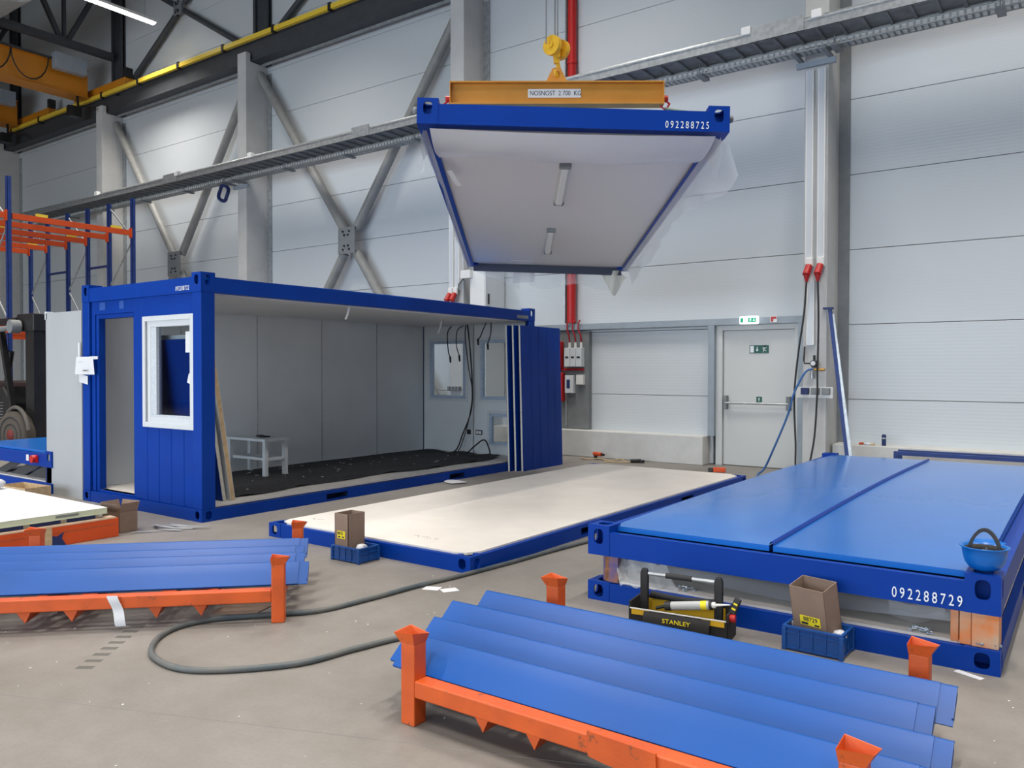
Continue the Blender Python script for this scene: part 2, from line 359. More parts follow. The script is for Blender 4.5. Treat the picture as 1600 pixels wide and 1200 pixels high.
brace_x(-16.8, -10.5, 9.7, 13.4, 12.8, 0.075, 0.18, DARKSTEEL, 'thin dark X brace above the crane beam, its lower arm cut by the frame')
# roof trusses
for i, x in enumerate((-24.0, -31.0)):
    t = thing('roof_truss', ['dark lattice roof truss meeting the column behind the lamp', 'dark lattice roof truss at the far end of the hall'][i], 'truss', (x, 12.6, 10.85))
    MB().box(-0.09, 0.09, -22, 0.1, 0, 0.2).build('bottom_chord', DARKSTEEL, t)
    MB().box(-0.09, 0.09, -22, 0.1, 2.6, 2.8).build('top_chord', DARKSTEEL, t)
    for k in range(8):
        y = -1.3-2.6*k
        MB().bar((0, y+0.12, 0.2), (0, y+1.3, 2.6), 0.12).build('diagonal', DARKSTEEL, t)
        MB().bar((0, y-0.12, 0.2), (0, y-1.3, 2.6), 0.12).build('diagonal', DARKSTEEL, t)
        MB().bar((0, y, 0.2), (0, y, 2.6), 0.09).build('vertical', DARKSTEEL, t)
# duct
d = thing('air_duct', 'large pale round ventilation duct under the roof at the picture\'s top corner', 'duct', (-40, 9, 11.25))
MB().cyl((0, 0, 0), (17.3, 0, 0), 0.55, n=24).build('duct_tube', GREYDUCT, d)
ri = MB()
for k in range(22): ri.cyl((16.4+0.09*k, 0, 0), (16.44+0.09*k, 0, 0), 0.60, n=24)
ri.build('flexible_sleeve', mat('sleeve', (0.42, 0.42, 0.40), 0.7), d)

# ================================================================== bay frame, door, signs
bf = MB().box(-9.95, -3.66, 12.80, 12.94, 2.32, 2.43).build('trim_4', TRIMSTEEL, bevel=0.004); struct(bf, 'blue grey steel rail over the door bay')
struct(MB().box(-5.21, -5.10, 12.80, 12.94, 0.48, 2.32).build('trim_5', TRIMSTEEL, bevel=0.004), 'blue grey post left of the door')
struct(MB().box(-3.74, -3.66, 12.80, 12.94, 0.0, 2.32).build('trim_6', TRIMSTEEL, bevel=0.004), 'blue grey post right of the door')
struct(MB().box(-5.10, -4.99, 12.88, 13.06, 0, 2.32).box(-3.81, -3.74, 12.88, 13.06, 0, 2.32).box(-4.99, -3.81, 12.88, 13.06, 2.235, 2.32).build('trim_7', DOORM, bevel=0.004), 'pale door frame')
door = MB().box(-4.985, -3.815, 12.93, 12.99, 0.01, 2.23).build('door_1', DOORM, bevel=0.004); struct(door, 'pale steel emergency exit door with push bar')
MB().box(-5.1, -3.72, 12.99, 13.07, 0, 2.32).build('door_backing', DOORM, door)
pb = MB(); pb.cyl((-4.93, 12.85, 1.04), (-3.90, 12.85, 1.04), 0.018, n=10); pb.build('push_bar', GALV, door)
MB().box(-4.96, -4.90, 12.84, 12.94, 0.94, 1.16).build('bar_bracket', GREYSTEEL, door, bevel=0.005)
MB().box(-3.93, -3.87, 12.84, 12.94, 0.94, 1.16).build('bar_bracket', GREYSTEEL, door, bevel=0.005)
def sign(name, label, x0, x1, z0, z1, y, m):
    t = thing(name, label, 'sign', ((x0+x1)/2, y, (z0+z1)/2)); w, h = (x1-x0)/2, (z1-z0)/2
    MB().box(-w, w, -0.008, 0, -h, h).build('sign_plate', m, t); return t, w, h
def runner(t, cx, cz, s, m, y=-0.012):
    g = MB()
    g.lathe([(0.0001, -0.001), (0.13*s, 0), (0.0001, 0.001)], (0, 0, 0), 10, False); g.v = [(cx+0.05*s+v[0], y, cz+0.62*s+v[1]) for v in g.v]
    def seg(a, b, w): g.bar((cx+a[0]*s, y, cz+a[1]*s), (cx+b[0]*s, y, cz+b[1]*s), w*s, 0.002/1, up=(0, 1, 0))
    for a, b, w in (((0.0, 0.45), (-0.15, -0.05), 0.2), ((-0.15, -0.05), (0.12, -0.3), 0.14), ((0.12, -0.3), (0.42, -0.35), 0.12), ((-0.15, -0.05), (-0.25, -0.4), 0.14), ((-0.25, -0.4), (-0.3, -0.7), 0.12),
                    ((0.0, 0.42), (0.3, 0.2), 0.1), ((0.3, 0.2), (0.42, 0.35), 0.09), ((-0.02, 0.42), (-0.3, 0.35), 0.1), ((-0.3, 0.35), (-0.4, 0.1), 0.09)): seg(a, b, w)
    return g.build('running_figure', m, t)
def arrow(t, cx, cz, s, m, up=False, y=-0.012):
    k = -1 if not up else 1; g = MB()
    g.box(cx-0.08*s, cx+0.08*s, y, y+0.003, min(cz-k*0.5*s, cz+k*0.1*s), max(cz-k*0.5*s, cz+k*0.1*s))
    g.prism([(cx-0.3*s, cz+k*0.05*s), (cx+0.3*s, cz+k*0.05*s), (cx, cz+k*0.5*s)], 'y', y, y+0.003)
    return g.build('arrow', m, t)
t, w, h = sign('exit_sign', 'dark green exit sign with arrow and running figure on the door leaf', -4.545, -4.235, 1.855, 1.985, 12.93, GREEN)
MB().box(-w+0.012, -w+0.07, -0.013, -0.008, -h+0.012, h-0.012).build('doorway_symbol', WHITEP, t); arrow(t, -0.03, 0, 0.08, WHITEP); runner(t, 0.09, 0, 0.075, WHITEP)
t, w, h = sign('push_bar_sign', 'small green arrow sign above the push bar', -4.43, -4.34, 1.06, 1.15, 12.93, GREEN); arrow(t, 0, 0, 0.06, WHITEP, True)
t = thing('emergency_light', 'lit white and green emergency exit light on the rail over the door', 'light', (-4.50, 12.80, 2.385))
MB().box(-0.155, 0.155, -0.07, 0, -0.065, 0.065).build('housing', emis('lit_white', (0.9, 1.0, 0.97), 1.1), t, bevel=0.02)
GE = emis('lit_green', (0.0, 0.35, 0.18), 0.5)
MB().box(-0.13, -0.085, -0.075, -0.07, -0.035, 0.035).build('doorway_symbol', GE, t)
MB().box(-0.005, 0.12, -0.075, -0.07, -0.035, 0.035).build('exit_symbol', GE, t); LW = emis('lit_arrow', (0.9, 1.0, 0.97), 1.0); runner(t, 0.035, 0, 0.04, LW, -0.078); arrow(t, 0.09, 0, 0.05, LW, False, -0.079)
t, w, h = sign('fire_sign', 'small red and white fire equipment sign on the rail right of the lit exit light', -4.17, -4.06, 2.34, 2.44, 12.795, WHITEPL)
MB().box(-0.045, -0.005, -0.012, -0.008, -0.04, 0.04).box(-0.005, 0.045, -0.012, -0.008, 0.005, 0.04).build('red_symbol', RED, t)

# ================================================================== cable trays
ct = thing('cable_ladder', 'wide galvanised cable ladder running along the rear wall above the blue cabin', 'cable tray', (-28, 11.93, 6.36))
for yy, nm in ((-0.28, 'side_rail'), (0.28, 'side_rail')):
    MB().box(0, 29.5, yy-0.008, yy+0.008, 0, 0.13).box(0, 29.5, yy-0.02, yy+0.02, 0.12, 0.135).box(0, 29.5, yy-0.02, yy+0.02, 0, 0.012).build(nm, GALV, ct)
MB().box(0, 29.5, -0.27, 0.27, 0.035, 0.05).build('cable_layer', mat('cables_grey', (0.22, 0.23, 0.24), 0.6, var=0.2), ct)
ru = MB().box(-0.02, 0.02, -0.27, 0.27, 0.0, 0.03).build('rung', GREYSTEEL, ct, loc=(0.2, 0, 0))
for k in range(1, 97): inst(ru, ct, (0.2+0.3*k, 0, 0))
for q, z in ((0, 0.16), (1, 0.20)):
    MB().cyl((0, -0.24+0.07*q, z), (29.5, -0.24+0.07*q, z), 0.022, n=8).build('conduit', GALV, ct)
MB().cyl((0, 0.24, -0.03), (29.5, 0.24, -0.03), 0.03, n=8).build('pipe', WHITEPL, ct)
for cx, w in ((23.9, 0.75), (8.5, 0.6), (15.5, 0.5)):
    MB().box(cx, cx+w, -0.305, -0.29, 0.0, 0.22).build('joint_cover', GALV, ct)
for cx in (23.75, 24.75, 12.0, 9.0, 5.0):
    MB().box(cx, cx+0.14, -0.31, -0.2, 0.13, 0.25).build('junction_box', WHITEPL, ct, bevel=0.01)
lt = thing('mesh_tray', 'narrow perforated cable tray hung below the wide cable ladder', 'cable tray', (-28, 12.02, 6.17))
tb = MB()
for y in (-0.1, 0.1):
    tb.box(0, 29.5, y-0.004, y+0.004, 0.0, 0.018); tb.box(0, 29.5, y-0.004, y+0.004, 0.07, 0.085)
for y in (-0.05, 0.0, 0.05): tb.box(0, 29.5, y-0.012, y+0.012, 0, 0.006)
tb.build('tray_bars', GALV, lt)
te = MB()
for k in range(300):
    x = 29.4-0.085*k
    te.box(x, x+0.03, -0.103, -0.097, 0.0, 0.085); te.box(x, x+0.03, 0.097, 0.103, 0, 0.085); te.box(x, x+0.03, -0.1, 0.1, 0, 0.006)
o = te.build('perforated_web', GALV2, lt, fixn=False); o['kind'] = 'stuff'
rd = MB().box(-0.05, 0.05, -0.16, 0.16, -0.03, 0.0).cyl((0, -0.13, 0), (0, -0.13, 0.128), 0.008, n=6).cyl((0, 0.13, 0), (0, 0.13, 0.128), 0.008, n=6).build('hanger', GREYSTEEL, lt, loc=(1.0, 0, 0))
for k in range(1, 15): inst(rd, lt, (1.0+2.0*k, 0, 0))
for k, x in enumerate(COLX[3:6]):
    t = thing('tray_bracket', ['steel tray bracket on the column behind the hanging cable coil', 'steel tray bracket on the column behind the lifted roof', 'steel tray bracket on the column beside the exit door'][k], 'bracket', (x+0.17, 12.3, 6.05))
    MB().box(-0.28, 0.28, -0.06, 0, 0, 0.08).build('crossbar', TRIMSTEEL, t)
    MB().box(-0.24, -0.18, -0.45, 0, 0.08, 0.12).build('arm', GREYSTEEL, t); MB().box(0.18, 0.24, -0.45, 0, 0.08, 0.12).build('arm', GREYSTEEL, t)
t = thing('cable_coil', 'dark coil of cable hanging from the tray beside the column', 'cable', (-17.6, 12.1, 5.97))
p = [(0.19*math.cos(a), 0.02*math.sin(3*a), 0.19*math.sin(a)) for a in [2*math.pi*k/24 for k in range(25)]]
MB().tube(p, 0.045, 8).build('coil', NAVY, t); MB().tube([(0, 0, 0.19), (0.02, 0, 0.35), (0.3, 0, 0.38)], 0.012, 6).build('tail', BLACK, t)

# ================================================================== column equipment
def trunking(x, y, z0, z1, label, parent=None):
    t = thing('trunking', label, 'trunking', (x, y, z0)); MB().box(-0.055, 0.055, -0.06, 0, 0, z1-z0).build('duct_body', WHITEPL, t, bevel=0.004)
    MB().box(-0.035, 0.035, -0.066, -0.06, 0, z1-z0).build('cover', PVC, t); return t
trunking(-3.43, 12.3, 3.15, 6.0, 'left white cable trunking above the red sockets on the column by the door')
trunking(-3.26, 12.3, 3.15, 6.0, 'right white cable trunking above the red sockets on the column by the door')
trunking(-3.40, 12.3, 1.95, 2.9, 'short white trunking above the pressure gauge')
trunking(-10.33, 12.3, 3.15, 6.2, 'left white trunking on the column over the cabin\'s far end')
trunking(-10.18, 12.3, 3.15, 6.2, 'right white trunking on the column over the cabin\'s far end')
def red_socket(x, z, label, grp):
    t = thing('power_socket', label, 'socket', (x, 12.22, z), group=grp)
    MB().box(-0.05, 0.05, -0.02, 0.08, -0.02, 0.12).build('socket_housing', WHITEPL, t, bevel=0.012)
    MB().cyl((0, -0.02, 0.0), (-0.02, -0.10, -0.14), 0.048, 0.055, n=14).build('red_shell', RED, t)
    MB().cyl((-0.02, -0.06, -0.13), (-0.02, -0.07, -0.24), 0.05, 0.02, n=12).build('plug', RED, t); return t
red_socket(-3.41, 3.12, 'left red industrial socket on the column beside the exit door', 'red sockets by the door')
red_socket(-3.25, 3.12, 'right red industrial socket on the column beside the exit door', 'red sockets by the door')
red_socket(-10.33, 3.08, 'left red socket just above the cabin roof edge', 'red sockets over the cabin')
red_socket(-10.20, 3.08, 'right red socket just above the cabin roof edge', 'red sockets over the cabin')
tag(MB().tube(smoothpath([(-3.43, 12.15, 2.9), (-3.47, 12.17, 2.4), (-3.55, 12.17, 1.8), (-3.60, 12.17, 1.2), (-3.57, 12.15, 0.5), (-3.50, 12.0, 0.03), (-3.2, 11.8, 0.02)]), 0.014, 6).build('power_cable', BLACK), 'black cable hanging from the left red socket down to the floor', 'cable')
tag(MB().tube(smoothpath([(-3.27, 12.15, 2.9), (-3.26, 12.17, 2.3), (-3.27, 12.17, 1.5), (-3.27, 12.17, 1.25), (-3.30, 12.15, 0.6), (-3.34, 12.0, 0.03), (-3.1, 11.7, 0.02)]), 0.014, 6).build('power_cable', BLACK), 'black cable hanging straight from the right red socket', 'cable')
t = thing('air_regulator', 'compressed air regulator with round gauge on the column by the door', 'regulator', (-3.33, 12.22, 1.68))
MB().box(-0.04, 0.04, -0.02, 0.08, -0.06, 0.04).build('valve_body', BLACK, t, bevel=0.01)
MB().cyl((0, -0.03, 0), (0, -0.06, 0), 0.045, n=16).build('gauge', BLACK, t); MB().cyl((0, -0.06, 0), (0, -0.063, 0), 0.033, n=16).build('dial', PAPER, t)
MB().cyl((0, 0, 0.04), (0, 0, 0.12), 0.018, n=8).build('adjusting_knob', BLACK, t)
MB().tube([(-0.04, 0, 0), (-0.14, 0, 0), (-0.15, 0, 0.05), (-0.14, 0, 0.25)], 0.012, 6).build('coiled_line', BLACK, t)
MB().cyl((0.0, -0.03, -0.09), (0.16, -0.03, -0.09), 0.02, n=8).build('brass_coupling', mat('brass', (0.5, 0.28, 0.08), 0.35, 0.8), t)
MB().cyl((-0.03, 0, -0.12), (-0.03, 0, -0.22), 0.03, n=10).build('filter_bowl', GALV, t)
tag(MB().tube(smoothpath([(-3.33, 12.15, 1.60), (-3.43, 12.10, 1.54), (-3.55, 12.0, 1.25), (-3.65, 12.0, 0.9), (-3.85, 12.0, 0.4), (-4.0, 12.05, 0.1), (-4.05, 11.9, 0.02), (-3.9, 11.5, 0.02)]), 0.016, 6).build('air_hose', BLUEHOSE), 'thin blue air hose falling from the regulator to the floor', 'hose')
t = thing('socket_strip', 'row of three dark sockets across the column below the regulator', 'socket', (-3.35, 12.3, 1.26))
MB().box(-0.25, 0.27, -0.03, 0, -0.09, 0.07).build('backplate', WHITEPL, t)
for k in range(3):
    MB().box(-0.17+0.15*k, -0.06+0.15*k, -0.10, -0.03, -0.04, 0.06).build('socket_box', NAVY if k == 0 else GREYSTEEL, t, bevel=0.008)
t = thing('wiring_cabinet', 'tall white electrical cabinet on the column side, beyond the cabin\'s far end', 'cabinet', (-9.78, 12.60, 0.9))
MB().box(-0.10, 0.26, -0.32, 0.32, 0, 2.62).build('cabinet_body', WHITEPL, t, bevel=0.008)
MB().box(0.26, 0.28, -0.31, 0.31, 0.01, 2.61).build('door', WALLIN, t, bevel=0.004); MB().box(0.28, 0.30, -0.24, -0.21, 1.95, 2.15).build('handle', BLACK, t)
t = thing('junction_box', 'small white box over the cabin\'s far roof edge', 'box', (-9.93, 12.27, 3.36)); MB().box(-0.12, 0.12, -0.08, 0.02, 0, 0.16).build('housing', WHITEPL, t, bevel=0.008)
MB().tube([(-0.08, -0.03, 0), (-0.2, -0.03, -0.1), (-0.2, -0.03, -0.3)], 0.01, 6).build('lead', BLACK, t)
t = thing('socket_strip', 'four grey sockets on the column seen through the cabin\'s left rear window', 'socket', (-10.25, 12.3, 1.2))
for k in range(4): MB().box(-0.16+0.08*k, -0.10+0.08*k, -0.08, 0, -0.04, 0.05).build('socket_box', GREYSTEEL, t, bevel=0.006)
# red standpipe
t = thing('standpipe', 'red vertical sprinkler pipe on the rear wall behind the lifted roof', 'pipe', (-7.90, 12.835, 2.45))
MB().cyl((0, 0, 0), (0, 0, 13.2), 0.082, n=14).build('pipe_run', RED, t)
for z in (1.2, 4.8, 8.4): MB().cyl((0, 0, z), (0, 0, z+0.06), 0.095, n=14).build('coupling', RED, t)
MB().box(-0.13, -0.11, -0.05, 0.05, 0, 9).build('side_conduit', GALV, t)
# electric board
t = thing('switch_board', 'dark steel board with white fuse boxes right of the leaning blue panels', 'switchboard', (-7.82, 12.88, 0.49))
MB().box(-0.42, 0.30, -0.04, 0.06, 0, 1.80).build('backplate', GREYSTEEL, t)
for k in range(3):
    f = MB().box(-0.165+0.125*k, -0.045+0.125*k, -0.16, -0.04, 1.15, 1.50).build('fuse_box', WALLIN, t, bevel=0.006)
    MB().box(-0.14+0.125*k, -0.075+0.125*k, -0.165, -0.16, 1.31, 1.34).build('switch_slot', BLACK, f)
    MB().cyl((-0.08+0.125*k, -0.1, 1.50), (-0.08+0.125*k, -0.1, 1.60), 0.025, n=8).build('cable_gland', WHITEPL, f)
    MB().tube(smoothpath([(-0.08+0.125*k, -0.1, 1.6), (-0.085+0.125*k, -0.12, 1.72), (-0.12+0.12*k, -0.13, 1.85), (-0.11+0.12*k, -0.12, 1.98), (-0.05+0.09*k, -0.08, 2.0)]), 0.014, 6).build('red_cable', REDC, t)
MB().box(-0.16, 0.02, -0.14, -0.04, 0.66, 0.99).build('meter_box', WALLIN, t, bevel=0.006); MB().box(-0.12, -0.05, -0.145, -0.14, 0.75, 0.91).build('meter_window', NAVY, t)
MB().box(0.07, 0.22, -0.12, -0.04, 0.82, 1.0).build('small_box', WHITEPL, t, bevel=0.006)
MB().box(-0.40, 0.2, -0.08, -0.04, 1.08, 1.12).build('red_bar', RED, t)
MB().box(-0.36, -0.24, -0.18, -0.04, 1.12, 1.62).build('red_cabinet', RED, t, bevel=0.02); MB().box(-0.32, -0.21, -0.16, -0.04, 0.5, 1.04).build('red_cabinet', RED, t, bevel=0.02)
MB().box(-0.20, -0.16, -0.06, -0.04, 0.05, 0.5).build('perforated_strip', GALV, t)
# ================================================================== module helper
MW, ML, RLH, CH = 2.435, 6.055, 0.160, 0.204
def casting(root, ix, iy, z0, h, base=False):
    """hollow corner casting with oval holes in its outer faces; ix, iy = 0/1 for the side"""
    s = 0.165; X = 0 if ix == 0 else MW-s; Y = 0 if iy == 0 else ML-s; g = MB(); t = 0.012
    sx, sy = (-1, 1)[ix], (-1, 1)[iy]; hz = h*0.62 if not base else h*0.52
    hr = (0.036, min(0.052, h*0.33))
    yo = 0 if iy == 0 else ML; g.holeplate((X, yo, z0), (1, 0, 0), (0, 0, 1), (0, sy, 0), s, h, (s/2, hz), hr, t)
    xo = 0 if ix == 0 else MW; yb = Y+t if iy == 0 else Y; g.holeplate((xo, yb, z0), (0, 1, 0), (0, 0, 1), (sx, 0, 0), s-t, h, (s/2-(t if iy == 0 else 0), hz), hr, t)
    xb = X+t if ix == 0 else X; g.holeplate((xb, yb, z0+h), (1, 0, 0), (0, 1, 0), (0, 0, 1), s-t, s-t, ((s-t)/2, (s-t)/2), (0.045, 0.05), t)
    g.box(X+t+0.001, X+s-t-0.001, Y+t+0.001, Y+s-t-0.001, z0+0.001, z0+0.012)
    xi = X+s-t if ix == 0 else X; g.box(xi, xi+t, Y+t+0.001, Y+s-t-0.001, z0+0.001, z0+h-t-0.001)
    yi = Y+s-t if iy == 0 else Y; g.box(X+t+0.001, X+s-t-0.001, yi, yi+t, z0+0.001, z0+h-t-0.001)
    return g.build('corner_casting', BLUE, root)
def rail(root, name, kind, z0, h, roof=True, x=0, notch=()):
    g = MB(); s = 0.165
    if kind in ('near', 'far'):
        y0 = 0.004 if kind == 'near' else ML-0.004; sg = 1 if kind == 'near' else -1
        prof = [(y0, z0), (y0, z0+h), (y0+sg*0.045, z0+h), (y0+sg*0.05, z0+h-0.018), (y0+sg*0.10, z0+h-0.018), (y0+sg*0.10, z0+h-0.03), (y0+sg*0.012, z0+h-0.03), (y0+sg*0.012, z0+0.012), (y0+sg*0.10, z0+0.012), (y0+sg*0.10, z0)]
        g.prism(prof, 'x', s, MW-s)
    else:
        x0 = 0.004 if kind == 'left' else MW-0.004; sg = 1 if kind == 'left' else -1
        def pr(a, b): g.prism([(x0, z0), (x0, z0+h), (x0+sg*0.045, z0+h), (x0+sg*0.05, z0+h-0.018), (x0+sg*0.10, z0+h-0.018), (x0+sg*0.10, z0+h-0.03), (x0+sg*0.012, z0+h-0.03), (x0+sg*0.012, z0+0.012), (x0+sg*0.10, z0+0.012), (x0+sg*0.10, z0)], 'y', a, b)
        y = s
        for a, b in notch:
            pr(y, a); g.box(x0, x0+sg*0.09, a, b, z0+h-0.035, z0+h); g.box(x0, x0+sg*0.09, a, b, z0, z0+0.022); y = b
        pr(y, ML-s)
    return g.build(name, BLUE, root)
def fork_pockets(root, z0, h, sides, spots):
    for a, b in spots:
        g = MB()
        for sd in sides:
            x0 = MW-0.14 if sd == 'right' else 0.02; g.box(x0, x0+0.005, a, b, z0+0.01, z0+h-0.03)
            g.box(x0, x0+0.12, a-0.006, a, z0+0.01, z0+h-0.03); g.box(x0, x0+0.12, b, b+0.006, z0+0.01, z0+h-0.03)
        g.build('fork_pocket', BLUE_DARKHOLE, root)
def floor_frame(root, z0=0.0, h=0.125, part=True):
    for ix in (0, 1):
        for iy in (0, 1): casting(root, ix, iy, z0, h+0.004, True)
    nt = ((1.66, 2.0), (3.92, 4.26))
    rail(root, 'floor_rail', 'near', z0, h); rail(root, 'floor_rail', 'far', z0, h)
    rail(root, 'floor_rail', 'left', z0, h, notch=nt); rail(root, 'floor_rail', 'right', z0, h, notch=nt)
    fork_pockets(root, z0, h, ('left', 'right'), nt)
def board(root, z, name='floor_board', m=None, inset=0.055, c=0.15):
    i = inset; a, b = MW-i, ML-i
    P = [(i+c, i), (a-c, i), (a-c*0.35, i+c*0.35*0.7), (a, i+c), (a, b-c), (a-c, b), (i+c, b), (i, b-c), (i, i+c), (i+c*0.35*0.7, i+c*0.35)]
    return MB().prism(P, 'z', z-0.02, z).build(name, m or BOARD, root)
def roof_frame(root, z0):
    for ix in (0, 1):
        for iy in (0, 1): casting(root, ix, iy, z0, CH)
    for k in ('near', 'far', 'left', 'right'): rail(root, 'roof_rail', k, z0, RLH)
def digits(root, s, x, z, size, y=0.0, name='serial_number', track=1.0):
    return text(s, size, WHITEP, root, (x, y-0.001, z), (R(90), 0, 0), name)
def serial(root, s, x0, x1, z, hgt):
    """white stencil digits evenly spaced between x0 and x1 on the near end rail"""
    n = len(s)
    par = None
    for i, ch in enumerate(s):
        o = text(ch, hgt*1.38, WHITEP, root, (x0+(x1-x0)*i/n, -0.0005, z), (R(90), 0, 0), 'serial_digit', sx=0.66)
def deck_sheet(root, x0, x1, y0, y1, z, sag, name='deck_sheet', m=None, crown=0.03):
    def fn(u, v):
        x = x0+(x1-x0)*u; y = y0+(y1-y0)*v
        e = min(1, 6*u, 6*(1-u))*min(1, 12*v, 12*(1-v))
        zz = z+crown*math.sin(math.pi*v)+e*(sag*math.sin(math.pi*u)*(1+0.35*math.sin(7*v+x0*3))+0.004*math.sin(11*v+5*u+x0))
        return (x, y, zz)
    g = MB().grid(fn, 18, 36)
    lip = 0.035
    for (fx, fu) in ((lambda t: fn(t, 0), 0), (lambda t: fn(t, 1), 1), (lambda t: fn(0, t), 2), (lambda t: fn(1, t), 3)):
        n = 24; P = [fx(i/n) for i in range(n+1)]; Q = [(p[0], p[1], z-lip) for p in P]
        g.add(P+Q, [(i, i+1, n+2+i, n+1+i) for i in range(n)])
    return g.build(name, m or BLUE_DECK, root)

# ================================================================== floor module on the ground
sl = thing('floor_module', 'flat blue steel floor frame with pale boards lying on the hall floor', 'floor frame', (-3.8555-MW, 4.80, 0))
floor_frame(sl); board(sl, 0.138)
sc = MB()
for (cx, cy, n) in ((1.55, 0.33, 9), (0.2, 0.34, 5)):
    for k in range(n):
        x = cx+0.03*k; sc.bar((x, cy+0.02*math.sin(k*2.1), 0.1386), (x+0.025, cy+0.035*math.cos(k*1.7), 0.1386), 0.004, 0.0006)
sc.build('pencil_scribble', INK, sl)
t = thing('orange_tool', 'small orange and black power tool on the far corner of the boards', 'tool', (-4.24, 10.87, 0.139), R(20))
MB().box(-0.09, 0.08, -0.03, 0.03, 0.0, 0.07).build('tool_body', ORANGE_BEAM, t, bevel=0.012); MB().box(-0.16, -0.09, -0.03, 0.03, 0.0, 0.06).build('battery', BLACK, t, bevel=0.01)

# ================================================================== the cabin
cb = thing('office_cabin', 'assembled blue steel site cabin with open long side, door and window', 'cabin', (-7.378-MW, 4.804, 0))
floor_frame(cb); board(cb, 0.15, c=0.02, inset=0.06)
ZR = 2.367
roof_frame(cb, ZR)
for ix in (0, 1):
    for iy in (0, 1):
        X0 = 0.002 if ix == 0 else MW-0.162; Y0 = 0.002 if iy == 0 else ML-0.162
        xo = X0 if ix == 0 else X0+0.132; yo = Y0 if iy == 0 else Y0+0.132
        P = [(X0, Y0), (X0+0.16, Y0), (X0+0.16, Y0+0.16), (X0, Y0+0.16)]; q = 0.026
        a = (X0, Y0) if (ix, iy) == (0, 0) else None
        pts = {(0, 0): [(X0, Y0), (X0+0.16, Y0), (X0+0.16, Y0+q), (X0+q, Y0+q), (X0+q, Y0+0.16), (X0, Y0+0.16)],
               (1, 0): [(X0, Y0), (X0+0.16, Y0), (X0+0.16, Y0+0.16), (X0+0.16-q, Y0+0.16), (X0+0.16-q, Y0+q), (X0, Y0+q)],
               (1, 1): [(X0+0.16, Y0), (X0+0.16, Y0+0.16), (X0, Y0+0.16), (X0, Y0+0.16-q), (X0+0.16-q, Y0+0.16-q), (X0+0.16-q, Y0)],
               (0, 1): [(X0, Y0), (X0+q, Y0), (X0+q, Y0+0.16-q), (X0+0.16, Y0+0.16-q), (X0+0.16, Y0+0.16), (X0, Y0+0.16)]}[(ix, iy)]
        MB().prism(pts, 'z', 0.129, ZR).build('corner_post', BLUE, cb, bevel=0.006)
serial(cb, '092288722', 1.98, 2.235, ZR+0.03, 0.048)
MB().box(MW+0.0005, MW+0.003, 5.55, 5.86, ZR+0.03, ZR+0.08).build('rail_sticker', GREYSTEEL, cb)
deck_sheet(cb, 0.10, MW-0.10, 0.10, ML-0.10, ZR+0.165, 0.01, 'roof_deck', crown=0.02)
MB().box(0.10, MW-0.10, 0.10, ML-0.10, ZR-0.02, ZR+0.01).build('ceiling_panel', CEILIN, cb)
def local(x): return x+7.378+MW
# near end wall: door frame and grooved window panel
fr = MB()
xl, xr = 0.162, local(-8.56)
fr.box(xl, xl+0.08, 0.03, 0.10, 0.13, ZR); fr.box(xr-0.14, xr, 0.03, 0.10, 0.13, ZR); fr.box(xl+0.08, xr-0.14, 0.03, 0.10, 2.215, ZR)
fr.build('door_surround', BLUE, cb, bevel=0.004)
f2 = MB().box(xl+0.08, xl+0.135, 0.045, 0.13, 0.13, 2.215).box(xr-0.19, xr-0.14, 0.045, 0.13, 0.13, 2.215).box(xl+0.135, xr-0.19, 0.045, 0.13, 2.165, 2.215).box(xl+0.135, xr-0.19, 0.045, 0.13, 0.125, 0.15)
f2.build('door_frame', BLUE, cb, bevel=0.006)
MB().box(xl+0.20, xl+0.33, 0.026, 0.03, 2.26, 2.35).box(xl+0.64, xl+0.74, 0.026, 0.03, 2.26, 2.35).build('masking_patch', mat('pale_blue_tape', (0.012, 0.075, 0.36), 0.6), cb)
def grooved(x0, x1, z0, z1, grooves):
    g = MB(); xs = [x0]+[q for q in grooves if x0 < q < x1]+[x1]; w = 0.008; pts = []
    for i, q in enumerate(xs):
        if 0 < i < len(xs)-1: pts += [(q-w, 0.0), (q, 0.010), (q+w, 0.0)]
        else: pts.append((q, 0.0))
    poly = [(a, 0.028+b) for a, b in pts]+[(x1, 0.085), (x0, 0.085)]
    return g.prism(poly, 'z', z0, z1)
gx = [local(-8.56)+0.12+0.235*k for k in range(5)]
w0, w1, wz0, wz1 = local(-8.49), local(-7.523), 0.94, 2.15
xa, xb = local(-8.558), MW-0.162
grooved(xa, xb, 0.13, wz0, gx).build('wall_panel', BLUE, cb); grooved(xa, xb, wz1, ZR, []).build('wall_panel', BLUE, cb)
MB().box(xa, w0, 0.028, 0.085, wz0, wz1).box(w1, xb+0.002, 0.028, 0.085, wz0, wz1).build('wall_panel', BLUE, cb)
MB().box(xa+0.02, xb, 0.086, 0.10, 0.15, wz0).box(xa+0.02, xb, 0.086, 0.10, wz1, ZR-0.02).build('inner_lining', WALLIN, cb)
def ring(g, x0, x1, z0, z1, w, y0, y1, wb=None):
    wb = wb or w
    g.box(x0, x0+w, y0, y1, z0, z1); g.box(x1-w, x1, y0, y1, z0, z1); g.box(x0+w, x1-w, y0, y1, z1-w, z1); g.box(x0+w, x1-w, y0, y1, z0, z0+wb); return g
wf = ring(MB(), w0, w1, wz0, wz1, 0.055, 0.0, 0.10).build('window_frame', PVC, cb, bevel=0.004)
sg = MB(); gx0, gx1, gz0, gz1 = local(-8.235), local(-7.60), 1.08, 2.03
sg.box(w0+0.055, w0+0.085, 0.02, 0.08, wz0+0.055, wz1-0.055)
sg.build('frame_groove', GREYSTEEL, wf)
ring(MB(), w0+0.085, w1-0.02, wz0+0.055, wz1-0.055, 0.06, 0.012, 0.08).build('outer_sash', PVC, wf, bevel=0.003)
